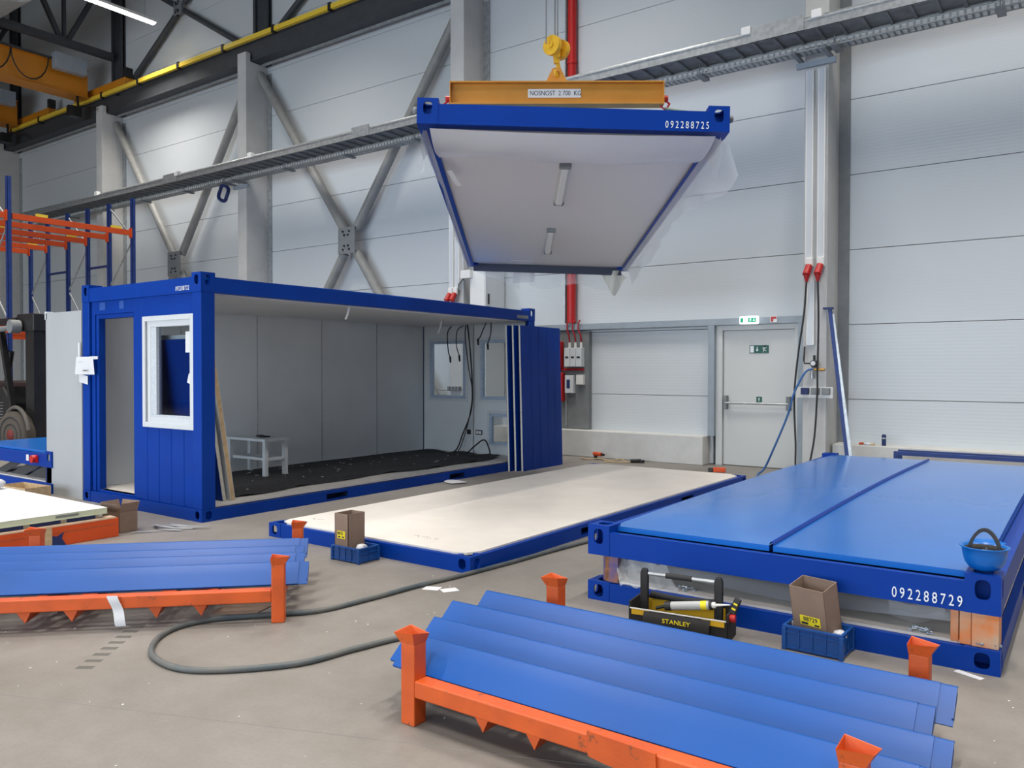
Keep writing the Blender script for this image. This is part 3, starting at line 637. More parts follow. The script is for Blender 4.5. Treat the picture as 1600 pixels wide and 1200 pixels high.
MB().box(w0+0.145, w1-0.055, 0.015, 0.075, wz0+0.115, gz0).box(w0+0.145, w1-0.055, 0.015, 0.075, gz1, wz1-0.10).box(w0+0.145, gx0, 0.015, 0.075, gz0, gz1).box(gx1, w1-0.055, 0.015, 0.075, gz0, gz1).build('inner_sash', PVCFILM, wf, bevel=0.003)
MB().add([(gx0, 0.05, gz0), (gx1, 0.05, gz0), (gx1, 0.05, gz1), (gx0, 0.05, gz1)], [(0, 1, 2, 3)]).build('pane', GLASS, wf, fixn=False)
MB().box(gx1-0.13, gx1-0.01, 0.046, 0.049, 1.55+0.2, 1.55+0.42).build('pane_label', PAPER, wf)
MB().box(gx1-0.09, gx1-0.01, 0.046, 0.049, 1.42, 1.52, Matrix.Translation((gx1-0.05, 0, 1.47)) @ Matrix.Rotation(R(20), 4, 'Y') @ Matrix.Translation((-gx1+0.05, 0, -1.47))).build('pane_label', PAPER, wf)
# left long wall
ys = [0.105, 1.25, 2.445, 3.64, 4.83, 5.99]
for a, b in zip(ys[:-1], ys[1:]):
    MB().box(0.03, 0.062, a+0.006, b-0.006, 0.15, ZR).build('wall_panel', WALLIN, cb, bevel=0.004)
for a in ys[1:-1]: MB().box(0.058, 0.066, a-0.006, a+0.006, 0.15, ZR-0.02).build('joint_strip', GALV, cb)
MB().box(0.006, 0.03, 0.16, 5.9, 0.13, ZR).build('outer_sheet', BLUE, cb)
# far end wall with three windows
yw = 10.80-4.804
def L(x): return local(x)
holes = [(L(-9.60), L(-8.76), 1.06, 2.10), (L(-8.46), L(-7.62), 1.06, 2.10), (L(-8.27), L(-7.55), 0.30, 0.86)]
# split wall panel pieces around the holes
def wallbox(x0, x1, z0, z1): MB().box(x0, x1, yw, yw+0.05, z0, z1).build('wall_panel', WALLIN, cb)
xj = L(-8.604)
wallbox(0.07, holes[0][0], 0.15, ZR); wallbox(holes[0][1], xj-0.004, 0.15, ZR); wallbox(holes[0][0], holes[0][1], 0.15, 1.06); wallbox(holes[0][0], holes[0][1], 2.10, ZR)
wallbox(xj+0.004, holes[2][0], 0.15, 0.98); wallbox(xj+0.004, holes[1][0], 0.98, ZR); wallbox(holes[1][1], MW-0.16, 0.98, ZR); wallbox(holes[1][0], holes[1][1], 2.10, ZR)
wallbox(holes[2][0], MW-0.16, 0.15, 0.30); wallbox(holes[2][0], MW-0.16, 0.86, 0.98); wallbox(holes[1][0], holes[1][1], 0.98, 1.06); wallbox(holes[2][1], MW-0.16, 0.30, 0.86)
MB().box(xj-0.012, xj+0.012, yw-0.008, yw, 0.15, ZR-0.02).build('joint_strip', GALV, cb)
for k, (a, b, c, d_) in enumerate(holes):
    w = ring(MB(), a-0.03, b+0.03, c-0.03, d_+0.03, 0.045, yw-0.015, yw+0.055).build('window_frame', PVC, cb, bevel=0.003)
    ring(MB(), a+0.015, b-0.015, c+0.015, d_-0.015, 0.055, yw-0.02, yw+0.04).build('sash', FILMBLUE, w, bevel=0.003)
    MB().add([(a+0.07, yw+0.02, c+0.07), (b-0.07, yw+0.02, c+0.07), (b-0.07, yw+0.02, d_-0.07), (a+0.07, yw+0.02, d_-0.07)], [(0, 1, 2, 3)]).build('pane', GLASS, w, fixn=False)
MB().box(xj+0.05, xj+0.19, yw-0.012, yw, 0.47, 0.55).build('light_switch', BLACK, cb); MB().box(xj+0.065, xj+0.115, yw-0.016, yw-0.012, 0.485, 0.535).box(xj+0.125, xj+0.175, yw-0.016, yw-0.012, 0.485, 0.535).build('switch_rocker', WHITEPL, cb)
MB().box(xj-0.13, xj-0.06, yw-0.02, yw, 0.47, 0.55).build('wall_socket', BLACK, cb)
for x, y, z, l in ((local(-7.45), 2.08, 2.36, 0.17), (local(-8.2), 4.69, 2.34, 0.2)):
    MB().grid(lambda u, v: (x+0.04*v*math.sin(l*20), y+0.035*(u-0.5)-0.05*v*v, z-l*v), 1, 6).build('hanging_tape', PAPER, cb)
MB().cyl((MW-0.17, 0.05, 1.43), (MW-0.17, -0.0, 1.43), 0.02, n=10).build('lock_bolt', BOLT, cb) if False else None
# cables inside the cabin, one thing each
def cable(pts, label, r=0.009, m=RUBBER, name='loose_cable', cat='cable', plug=False):
    g = MB().tube(smoothpath(pts, 6), r, 6)
    if plug: g.cyl(pts[-1], Vector(pts[-1])+Vector((0.01, 0, -0.10)), 0.02, 0.014, n=8)
    return tag(g.build(name, m), label, cat)
cable([(-9.02, 10.70, 2.33), (-9.04, 10.62, 2.2), (-9.02, 10.62, 1.9), (-8.98, 10.62, 1.80)], 'short black cable with plug hanging over the left rear window', plug=True)
cable([(-8.75, 10.70, 2.33), (-8.82, 10.62, 2.25), (-8.84, 10.62, 2.0), (-8.76, 10.6, 1.82)], 'black cable with plug hanging between the two rear windows', plug=True)
cable([(-8.70, 10.70, 2.34), (-8.66, 10.64, 2.1), (-8.60, 10.66, 1.6), (-8.52, 10.66, 1.2), (-8.58, 10.66, 0.8), (-8.68, 10.64, 0.45), (-8.76, 10.55, 0.18), (-8.9, 10.4, 0.17)], 'long black cable draped along the wall joint to the cabin floor')
cable([(-8.66, 10.70, 2.34), (-8.58, 10.66, 2.0), (-8.56, 10.70, 1.4), (-8.56, 10.68, 0.9), (-8.72, 10.66, 0.5), (-8.80, 10.5, 0.18), (-9.3, 10.5, 0.18), (-9.5, 10.6, 0.18)], 'thick black cable looped from the ceiling onto the black mat', 0.012)
cable([(-7.95, 10.3, 2.33), (-8.0, 10.3, 2.25), (-8.08, 10.3, 2.10), (-8.12, 10.3, 2.08)], 'black plug lead hanging at a slant near the leaning panels', plug=True)
cable([(-7.85, 10.3, 2.33), (-7.86, 10.3, 2.15), (-7.92, 10.3, 2.0)], 'black plug lead hanging over the right rear window', plug=True)
cable([(-8.5, 10.5, 0.18), (-8.35, 10.5, 0.30), (-8.15, 10.5, 0.42), (-8.05, 10.5, 0.3), (-8.02, 10.45, 0.18), (-8.3, 10.3, 0.175)], 'black cable arched on the mat below the small rear window', 0.012)
# mat
def matfn(u, v):
    x = -9.70+1.95*u+0.05*math.sin(9*v+1)*(u > 0.9)+0.04*math.sin(23*v)*u; y = 5.45+5.15*v+0.1*u*math.sin(4*u)
    z = 0.157+0.006*math.sin(18*u+5*v)*math.sin(13*v)+(0.02*math.sin(40*v) if u > 0.93 else 0)*1.0+(0.03*abs(math.sin(9*u)) if v > 0.95 else 0)
    return (x, y, max(z, 0.152))
tag(MB().grid(matfn, 26, 50).build('floor_mat', MATB), 'creased black fabric mat spread on the cabin floor', 'mat')
sp = MB()
for k in range(46):
    x, y = random.uniform(-9.5, -8.0), random.uniform(5.6, 10.3); sp.bar((x, y, 0.172), (x+random.uniform(0.01, 0.05), y+random.uniform(-0.03, 0.03), 0.172), 0.008, 0.004)
o = sp.build('wall_debris', PAPER); tag(o, 'pale plaster crumbs scattered on the black cabin mat', 'debris'); o['kind'] = 'stuff'
# bench
t = thing('step_bench', 'grey metal bench with a lower shelf standing in the cabin', 'bench', (-9.22, 6.85, 0.165))
MB().box(-0.42, 0.42, -0.2, 0.2, 0.455, 0.49).build('bench_top', WALLIN, t, bevel=0.004)
for x in (-0.38, 0.38):
    for y in (-0.16, 0.16): MB().box(x-0.03, x+0.03, y-0.025, y+0.025, 0, 0.455).build('leg', WALLIN, t)
MB().box(-0.38, 0.38, -0.14, 0.14, 0.2, 0.235).build('shelf', WALLIN, t)
t = thing('gloves', 'dark crumpled glove and small parts lying on the bench', 'glove', (-9.15, 6.85, 0.656))
def lump(r, seed, sq=0.4):
    rn = random.Random(seed); ph = [rn.uniform(0, 6) for _ in range(4)]
    return MB().grid(lambda u, v: ((r*(1+0.25*math.sin(3*2*math.pi*u+ph[0])+0.15*math.sin(5*math.pi*v+ph[1])))*math.sin(math.pi*v)*math.cos(2*math.pi*u), (r*(1+0.25*math.sin(2*2*math.pi*u+ph[2])))*math.sin(math.pi*v)*math.sin(2*math.pi*u), r*sq*(1+math.cos(math.pi*v))), 16, 8)
lump(0.07, 3, 0.25).build('glove_body', BLACK, t)
for k in range(4): MB().cyl((0.05, -0.03+0.02*k, 0.012), (0.13, -0.05+0.035*k, 0.012), 0.012, 0.009, n=8).build('finger', BLACK, t)
# leaning panels inside near the post
def leaning(label, y0, y1, x0, x1, z0, z1, off, th, mface, medge, grp=None, name='wall_element'):
    t = thing(name, label, 'panel', (x0, y0, z0), group=grp)
    g = MB(); a = Vector((0, y1-y0, z1-z0)); n = Vector((0, -a.z, a.y)).normalized()
    vs = [Vector((0, 0, 0)), Vector((x1-x0, 0, 0)), a+Vector((x1-x0, 0, 0)), a]
    g.add([v+n*th/2 for v in vs]+[v-n*th/2 for v in vs], [(0, 1, 2, 3), (7, 6, 5, 4), (0, 4, 5, 1), (1, 5, 6, 2), (2, 6, 7, 3), (3, 7, 4, 0)])
    g.build('core', medge, t)
    for sgn, m in ((1, mface), (-1, WALLIN)):
        h = MB(); ix = 0.004; vv = [v+n*sgn*(th/2+0.0005) for v in vs]; ww = [v+n*sgn*(th/2+0.004) for v in vs]
        h.add(vv+ww, [(0, 1, 2, 3), (4, 5, 6, 7), (0, 4, 5, 1), (1, 5, 6, 2), (2, 6, 7, 3), (3, 7, 4, 0)]); h.build('face_sheet', m, t)
    return t
leaning('blue faced panel with raw wood edge leaning inside the cabin\'s near corner', 5.30, 5.02, -8.7, -7.56, 0.155, 1.95, 0, 0.05, WALLIN, WOOD)
leaning('blue faced panel leaning nearer the cabin\'s corner post, behind the wood-edged one', 5.22, 4.955, -8.7, -7.60, 0.155, 1.9, 0, 0.035, BLUE, FOAM)
# papers taped to the cabin's left post
t = thing('taped_papers', 'white work sheets taped to the cabin\'s left front post', 'paper', (-9.72, 4.79, 1.72))
MB().grid(lambda u, v: (-0.20+0.40*u, -0.004-0.02*math.sin(3*u+v), -0.21*v-0.02*u*0), 4, 4).build('sheet', PAPER, t)
MB().grid(lambda u, v: (-0.15+0.21*u, 0.002, -0.20-0.10*v-0.03*u), 2, 2).build('sheet', PAPER, t)
MB().box(-0.16, -0.12, -0.002, 0.004, 0.0, 0.17).build('tape', PAPER, t); MB().box(0.12, 0.3, -0.004, 0.003, -0.03, 0.005).build('tape', PAPER, t)
MB().box(0.0, 0.1, -0.027, -0.0255, -0.17, -0.155).box(-0.12, 0.0, -0.027, -0.0255, -0.06, -0.057).build('print', GREYSTEEL, t)
# door leaf-like white panel on the left
t = thing('wall_element', 'tall pale wall panel standing at the cabin\'s left front corner', 'panel', (-10.80, 4.84, 0))
MB().box(0.035, 0.94, -0.02, 0.06, 0.0, 2.28).build('face_sheet', PANELGREY, t); MB().box(0, 0.035, -0.005, 0.055, 0, 2.2).build('edge_profile', GREYSTEEL, t); MB().box(0.005, 0.06, -0.02, 0.06, 2.2, 2.3).build('edge_lip', WALLIN, t)
# three leaning panels at far end
for k in range(3):
    xb = -7.155-0.085*k; t = thing('wall_element', ['outermost blue wall panel leaning on the cabin\'s far corner, its broad face in view', 'blue wall panel second in the leaning stack at the cabin\'s far corner', 'innermost blue wall panel of the leaning stack, against the cabin rail'][k], 'panel', (xb, 10.22-0.06*k, 0), group='blue wall panels leaning at the far corner')
    dx, H, Wd, th = -0.065, 2.27, 1.14, 0.056
    def sheet(o0, o1, z0=0, z1=H, e=0.0):
        g = MB(); vs = []
        for xx in (o0, o1):
            for (yy, zz) in ((e, z0), (Wd-e, z0), (Wd-e, z1), (e, z1)): vs.append((xx+dx*zz/H, yy, zz))
        return g.add(vs, [(0, 1, 2, 3), (7, 6, 5, 4), (0, 4, 5, 1), (1, 5, 6, 2), (2, 6, 7, 3), (3, 7, 4, 0)])
    sheet(-th+0.022, -0.004, e=0.0).build('core', FOAM, t)
    g = sheet(-0.004, 0.0)
    for q in (0.27, 0.5, 0.74, 0.95):
        g.add([(0.0025+dx*z/H, q+d, z) for z in (0, H) for d in (-0.006, 0.006)], [(0, 1, 3, 2)])
    g.build('face_sheet', BLUE, t); sheet(-th+0.018, -th+0.022).build('face_sheet', NAVY, t)

# ================================================================== stack at right
SX = -0.366-MW
lo = thing('floor_module', 'lower blue floor frame under the orange corner blocks, right', 'floor frame', (SX, 4.778, 0)); floor_frame(lo); board(lo, 0.138)
up = thing('roof_module', 'blue roof module with shiny domed deck resting on corner blocks', 'roof module', (SX, 4.778, 0.31)); roof_frame(up, 0)
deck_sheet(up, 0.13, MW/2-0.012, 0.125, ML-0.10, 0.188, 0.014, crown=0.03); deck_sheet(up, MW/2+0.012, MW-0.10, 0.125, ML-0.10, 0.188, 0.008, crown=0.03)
MB().box(0.14, MW-0.14, 0.13, ML-0.13, 0.10, 0.14).build('deck_seat', NAVY, up)
def seamfn(a, b): return MB().grid(lambda u, v: (MW/2+(a+(b-a)*u), 0.128+(ML-0.24)*v, 0.191+0.03*math.sin(math.pi*v)+0.022*math.sin(math.pi*min(1, max(0, u)))), 4, 30)
seamfn(-0.014, 0.014).build('standing_seam', BLUE, up)
MB().box(0.1, MW-0.1, 0.1, ML-0.1, 0.02, 0.04).build('ceiling_panel', CEILIN, up)
serial(up, '092288729', 1.92, 2.275, 0.022, 0.060)
for k, (x, y, m) in enumerate(((SX+MW-0.235, 4.80, SPACER), (SX+0.09, 4.80, SPACERB), (SX+MW-0.235, 10.62, SPACER), (SX+0.09, 10.62, SPACERB))):
    t = thing('spacer_block', ['worn orange steel spacer block at the near right corner of the stack', 'worn purplish spacer block at the near left corner of the stack', 'orange spacer block at the far right corner of the stack', 'dark spacer block at the far left corner of the stack'][k], 'spacer', (x, y, 0.13))
    w = 0.225 if k % 2 == 0 else 0.13
    MB().box(w*0.45, w, 0.0, 0.15, 0, 0.178).build('block_body', m, t, bevel=0.004); MB().box(w*0.2, w*0.44, 0.01, 0.14, 0, 0.178).build('worn_plate', RUST if k % 2 else SPACER, t, bevel=0.003)
    MB().box(0.0, w*0.17, 0.03, 0.13, 0.0, 0.178).build('flange', m, t, bevel=0.003)
# film sheets between the modules
def filmfn(u, v):
    x = SX+0.35+1.85*u; y = 4.86+0.25*v+0.03*math.sin(9*u)
    z = 0.145+0.155*(v if v < 1 else 1)+0.01*math.sin(14*u+3*v); z = min(z, 0.305); return (x, y, z*(1-0.0)+0)
def film2(u, v):
    x = SX+0.12+2.1*u; w = 0.5+0.5*math.sin(2.2*math.pi*u+0.6); y = 4.90+0.9*v
    z = 0.15+(0.06+0.085*w)*math.sin(math.pi*(0.15+0.7*v)); return (x, y, min(z, 0.30))
tag(MB().grid(film2, 40, 10).build('film_sheet', FILMW), 'milky plastic sheet folded between the stacked blue frames', 'plastic sheet')
tag(MB().grid(lambda u, v: (SX+0.17+0.38*u+0.1*v, 4.84-0.10*v*(1-u)+0.02*math.sin(12*u), 0.30-0.16*v+0.012*math.sin(20*u+6*v)), 14, 8).build('film_flap', FILM2), 'clear plastic flap hanging beside the purplish spacer block', 'plastic sheet')
tag(MB().grid(lambda u, v: (SX+1.88+0.28*u, 4.88+0.12*v+0.02*math.sin(9*u), 0.295-0.13*v-0.02*math.sin(5*u)), 10, 6).build('film_flap', FILM2), 'clear plastic flap hanging beside the orange spacer block', 'plastic sheet')
def bolts(x, y, z, lab, n, seed):
    rn = random.Random(seed); t = thing('bolt_heap', lab, 'bolts', (x, y, z))
    for k in range(n):
        a = rn.uniform(0, 6.3); px, py = rn.uniform(-0.05, 0.05), rn.uniform(-0.025, 0.025); dz = 0.006+rn.uniform(0, 0.018)
        g = MB().cyl((px, py, dz), (px+0.03*math.cos(a), py+0.03*math.sin(a), dz+0.004), 0.004, n=6).cyl((px, py, dz), (px-0.007*math.cos(a), py-0.007*math.sin(a), dz), 0.009, n=6)
        g.build('bolt', BOLT, t)
bolts(-2.12, 4.88, 0.14, 'small heap of zinc bolts on the lower frame behind the tool tote', 9, 1)
bolts(-0.75, 4.86, 0.14, 'heap of zinc bolts on the lower frame below the stencilled number', 14, 2)
bolts(-0.41, 4.82, 0.13, 'few loose bolts at the foot of the orange spacer block', 5, 3)

# ================================================================== lifted roof module
M0 = Matrix.Translation((-4.298, 4.677, 3.493)) @ Matrix.Rotation(R(35.196), 4, 'Z') @ Matrix.Rotation(R(-3.19), 4, 'X') @ Matrix.Rotation(R(1.733), 4, 'Y')
lf = thing('roof_module', 'blue roof module hanging from the crane, its white underside in view', 'roof module'); lf.matrix_world = M0
roof_frame(lf, 0)
MB().box(0.09, MW-0.09, 0.09, ML-0.09, 0.035, 0.05).build('ceiling_panel', mat('lifted_ceiling', (0.72, 0.715, 0.72), 0.45), lf)
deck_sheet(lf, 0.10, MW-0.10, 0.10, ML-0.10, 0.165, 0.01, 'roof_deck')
for (x, y0, y1) in ((1.215, 0.98, 2.30), (1.185, 3.52, 4.88)):
    l = MB().box(x-0.045, x+0.045, y0+0.03, y1-0.03, -0.005, 0.034).build('ceiling_light', GREYDUCT, lf, bevel=0.012)
    MB().box(x-0.03, x+0.03, y0+0.05, y1-0.05, -0.02, -0.004).build('diffuser', WHITEPL, l, bevel=0.01)
    for ya, yb in ((y0-0.01, y0+0.06), (y1-0.06, y1+0.01)): MB().box(x-0.055, x+0.055, ya, yb, -0.012, 0.034).build('end_cap', GREYSTEEL, l, bevel=0.01)
serial(lf, '092288725', 1.935, 2.29, 0.02, 0.058)
def bump1(t, s): return math.sin(t*s)+0.5*math.sin(t*s*2.3+1)+0.3*math.sin(t*s*4.1+2)
# film: underside strip near the front, side drapes, rear drape
MB().grid(lambda u, v: (0.10+(MW-0.2)*u, 0.03+0.75*v+0.04*math.sin(math.pi*u)*v, -0.004-0.10*math.sin(math.pi*min(1, 0.1+0.9*v))*(0.7+0.5*math.sin(math.pi*u))-0.012*bump1(u+0.3*v, 9)*v), 40, 12).build('film_drape', FILMW, lf, label='milky film sagging under the front rail')
def side(x, sgn, seed, depth):
    def fn(u, v):
        y = 0.12+5.8*u; dd = depth*(0.65+0.35*math.sin(7*u+seed))*(1.0+0.6*math.exp(-((u-0.05)/0.08)**2))
        return (x+sgn*(-0.09*max(0, 1-6*v)+0.03+0.07*v*(1+0.5*bump1(u, 11+seed))), y, -0.006-dd*v+0.012*math.sin(30*u)*v)
    return MB().grid(fn, 70, 6)
side(MW-0.02, 1, 1, 0.22).build('film_drape', FILM, lf, label='clear film hanging along the right side rail')
side(0.05, -0.2, 3, 0.11).build('film_drape', FILM, lf, label='clear film hanging along the left side rail')
for (x, s) in ((0.06, -1), (MW-0.06, 1)):
    MB().grid(lambda u, v: (x+s*(0.02+0.10*u*v+0.02*math.sin(5*v)), 0.12+0.55*u, 0.0-(0.34-0.15*u)*v+0.01*math.sin(14*u)), 12, 10).build('film_drape', FILM, lf)
MB().grid(lambda u, v: (0.95+1.35*u, ML+0.01+0.03*bump1(u, 8)*v, 0.0-(0.26+0.04*math.sin(9*u))*v), 24, 5).build('film_drape', FILM2, lf, label='clear film hanging off the rear rail')
MB().grid(lambda u, v: (0.06+0.75*u, ML+0.01+0.02*bump1(u, 8)*v, 0.0-(0.28*u+0.04)*v), 14, 5).build('film_drape', FILM2, lf)
MB().grid(lambda u, v: (2.02+0.3*u+0.12*v, ML-0.1+0.06*math.sin(6*u+4*v), -0.02-(0.24+0.14*math.sin(5*u))*v), 10, 8).build('film_drape', mat('yellowed_film', (0.74, 0.73, 0.64), 0.4, alpha=0.75), lf, label='crumpled yellowish film at the rear corner')
MB().box(0.10, MW-0.10, ML-0.13, ML-0.115, -0.085, 0.03).build('added_inner_lip', mat('dark_inner_lip', (0.05, 0.06, 0.10), 0.6), lf)  # added dark strip standing in for the rear rail's dark inner face
MB().box(0.66, 0.99, 5.60, 5.86, 0.026, 0.033).build('paper_sheet', PAPER, lf); MB().grid(lambda u, v: (0.70+0.33*u, ML+0.03, -0.03-0.20*v+0.03*u), 4, 3).build('paper_sheet', FILMW, lf)
MB().box(0.0, 0.05, 0, 0.33, 0, 0.002, Matrix.Translation((0.14, 1.05, -0.05)) @ Matrix.Rotation(R(-12), 4, 'Z') @ Matrix.Rotation(R(-8), 4, 'X')).build('hanging_tape', PAPER, lf)
# spreader beam and lifting gear
YW = R(35.2); sb = thing('spreader_beam', 'yellow lifting beam with a load plate above the hanging roof module', 'lifting beam', (-5.052, 7.868, 4.62), YW)
hw = 1.22; TL = math.radians(-0.35)
MB().box(-hw, hw, -0.08, 0.08, 0.0, 0.014).box(-hw, hw, -0.006, 0.006, 0.014, 0.246).box(-hw, hw, -0.08, 0.08, 0.246, 0.26).build('beam', YELLOW, sb)
MB().box(-hw-0.008, -hw, -0.08, 0.08, 0, 0.26).build('end_plate', YELLOW, sb); MB().box(hw, hw+0.008, -0.08, 0.08, 0, 0.26).build('end_plate', YELLOW, sb)
g = MB().holeplate((-0.055, -0.014, 0.295), (1, 0, 0), (0, 0, 1), (0, -1, 0), 0.11, 0.125, (0.055, 0.065), (0.034, 0.034), 0.028)
g.prism([(-0.135, 0.26), (0.135, 0.26), (0.112, 0.295), (-0.112, 0.295)], 'y', -0.014, 0.014)
for q in (-1, 1): g.prism([(q*0.112, 0.295), (q*0.055, 0.295), (q*0.055, 0.405), (q*0.075, 0.375)], 'y', -0.014, 0.014)
g.prism([(-0.055, 0.42), (0.055, 0.42), (0.03, 0.435), (-0.03, 0.435)], 'y', -0.014, 0.014)
g.build('lifting_eye', YELLOW, sb)
lp = MB().box(-0.33, 0.28, -0.014, -0.008, 0.09, 0.19).build('load_plate', WHITEPL, sb, label='white load limit plate')
text('NOSNOST  2 700  KG', 0.078, INK, lp, (-0.31, -0.0145, 0.115), (R(90), 0, 0), sx=0.80)
for s in (-1, 1):
    MB().cyl((s*(hw+0.01), 0, 0.08), (s*(hw+0.06), 0, 0.08), 0.035, n=10).build('red_lug', RED, sb)
    MB().tube([(s*(hw+0.03), 0, 0.06), (s*(hw+0.08), 0, 0.02), (s*(hw+0.04), 0, -0.05), (s*(hw-0.02), 0, -0.01), (s*(hw+0.02), 0, 0.05)], 0.014, 8).build('shackle', RED, sb)
bm = Matrix.Translation((-5.052, 7.868, 4.62)) @ Matrix.Rotation(YW, 4, 'Z')
names = [['near left', 'far left'], ['near right', 'far right']]
for ix in (0, 1):
    for iy in (0, 1):
        a = bm @ Vector(((-1, 1)[ix]*(hw+0.03), 0, -0.03)); b = M0 @ Vector(((-0.02, MW+0.02)[ix], (0.08, ML-0.08)[iy], 0.13)); 
        t = thing('sling_rope', 'green wire sling from the beam to the %s corner of the lifted roof' % names[ix][iy], 'sling', tuple(b))
        MB().cyl((0, 0, 0), a-b, 0.013, n=8).build('rope', STRAP, t)
        MB().lathe([(0.0, -0.032), (0.024, -0.022), (0.03, 0), (0.024, 0.022), (0.0, 0.032)], (0, 0, 0), 12).build('corner_hook', GREYSTEEL, t)
hb = thing('hook_block', 'yellow crane hook block with two sheaves on hoist ropes', 'hook', (-5.052, 7.868, 4.985), YW)
for s in (-1, 1):
    yy = s*0.12
    ax = Vector((0.62, 0.78, 0)); c_ = ax*(s*0.085)+Vector((0, 0, 0.30))
    MB().cyl(c_-ax*0.028, c_+ax*0.028, 0.112, n=26).build('sheave', HOOKY, hb, bevel=0.008)
    MB().cyl(c_-ax*0.045, c_+ax*0.045, 0.035, n=12).build('sheave_hub', HOOKY, hb)
MB().box(-0.04, 0.04, -0.05, 0.05, 0.18, 0.34).build('crosshead', HOOKY, hb, bevel=0.01)
MB().cyl((0, 0, 0.12), (0, 0, 0.22), 0.035, n=12).build('shank', HOOKY, hb)
MB().tube(smoothpath([(0.0, 0, 0.17), (0.02, 0.03, 0.10), (0.03, 0.045, 0.04), (0.01, 0.02, -0.022), (-0.01, -0.03, -0.022), (-0.02, -0.05, 0.03)], 5), [0.024]*10+[0.026]*8+[0.02]*7+[0.012], 10).build('hook_bend', HOOKY, hb)
for x, y in ((-0.125, -0.12), (-0.02, 0.02), (0.01, -0.01), (0.11, 0.12)):
    MB().cyl((x, y, 0.30), (x, y, 4.76), 0.009, n=6).build('hoist_rope', GREYSTEEL, hb)

# ================================================================== profile racks
def flare(w, dirx, diry):
    g = MB(); a = w/2; z0, z1 = 0.36, 0.405
    b = [(-a, -a), (a, -a), (a, a), (-a, a)]; t = [(x*1.4+dirx*0.012, y*1.4+diry*0.01) for x, y in b]
    zt = [z1, z1+0.01, z1-0.012, z1+0.006]
    vs = [(x, y, z0) for x, y in b]+[(x, y, zt[i]) for i, (x, y) in enumerate(t)]
    inn = [(x*0.9, y*0.9, z0+0.004) for x, y in b]+[(x*0.95, y*0.95, zt[i]-0.002) for i, (x, y) in enumerate(t)]
    g.add(vs+inn, [(0, 1, 5, 4), (1, 2, 6, 5), (2, 3, 7, 6), (3, 0, 4, 7), (8, 12, 13, 9), (9, 13, 14, 10), (10, 14, 15, 11), (11, 15, 12, 8), (4, 5, 13, 12), (5, 6, 14, 13), (6, 7, 15, 14), (7, 4, 12, 15), (8, 9, 10, 11)])
    return g
def stillage(loc, rz, label, plate, right=True):
    t = thing('stillage_rack', label, 'rack', loc, rz)
    W_, D_ = 1.85, 1.17; s = 0.08
    for i, (x, y) in enumerate(((0, 0), (W_, 0), (0, D_), (W_, D_))):
        MB().box(x-s/2, x+s/2, y-s/2, y+s/2, 0, 0.362).build('post', ORANGE, t, bevel=0.006)
        c = flare(s, -1 if x == 0 else 1, 0).build('post_cup', ORANGE, t, loc=(x, y, 0), rot=(0, 0, 0), fixn=False)
    for y in (0, D_): MB().box(s/2, W_-s/2, y-0.04, y+0.04, 0.13, 0.205).build('long_rail', ORANGE, t, bevel=0.006)
    for x in (0, W_): MB().box(x-0.03, x+0.03, s/2, D_-s/2, 0.135, 0.20).build('cross_rail', ORANGE, t, bevel=0.006)
    for x in (0.5, 1.35): MB().box(x-0.03, x+0.03, 0.04, D_-0.04, 0.14, 0.19).build('cross_rail', ORANGE, t)
    for x0 in (0.38, 1.12):
        for xx in (x0, x0+0.26):
            MB().add([(xx-0.045, 0.0, 0.13), (xx+0.045, 0.0, 0.13), (xx+0.01, 0.0, 0.055), (xx-0.045, 0.9, 0.13), (xx+0.045, 0.9, 0.13), (xx+0.01, 0.9, 0.055)], [(0, 1, 2), (5, 4, 3), (0, 3, 4, 1), (1, 4, 5, 2), (2, 5, 3, 0)]).build('fork_guide', ORANGE, t)
    if plate:
        g = MB().prism([(0.92, 0.225), (1.20, 0.215), (1.205, 0.115), (1.19, 0.105), (1.10, 0.115), (1.0, 0.12), (0.925, 0.13)], 'y', -0.052, -0.041); g.build('shield_plate', ORANGE, t)
    return t
stillage((-2.435, 2.63, 0), 0, 'orange steel rack in the foreground, holding the blue profiles nearest the camera', True)
stillage((-4.10-1.85*math.cos(R(45)), 3.20-1.85*math.sin(R(45)), 0), R(45), 'orange steel rack at the left carrying blue profiles, posts with bent cups', False)
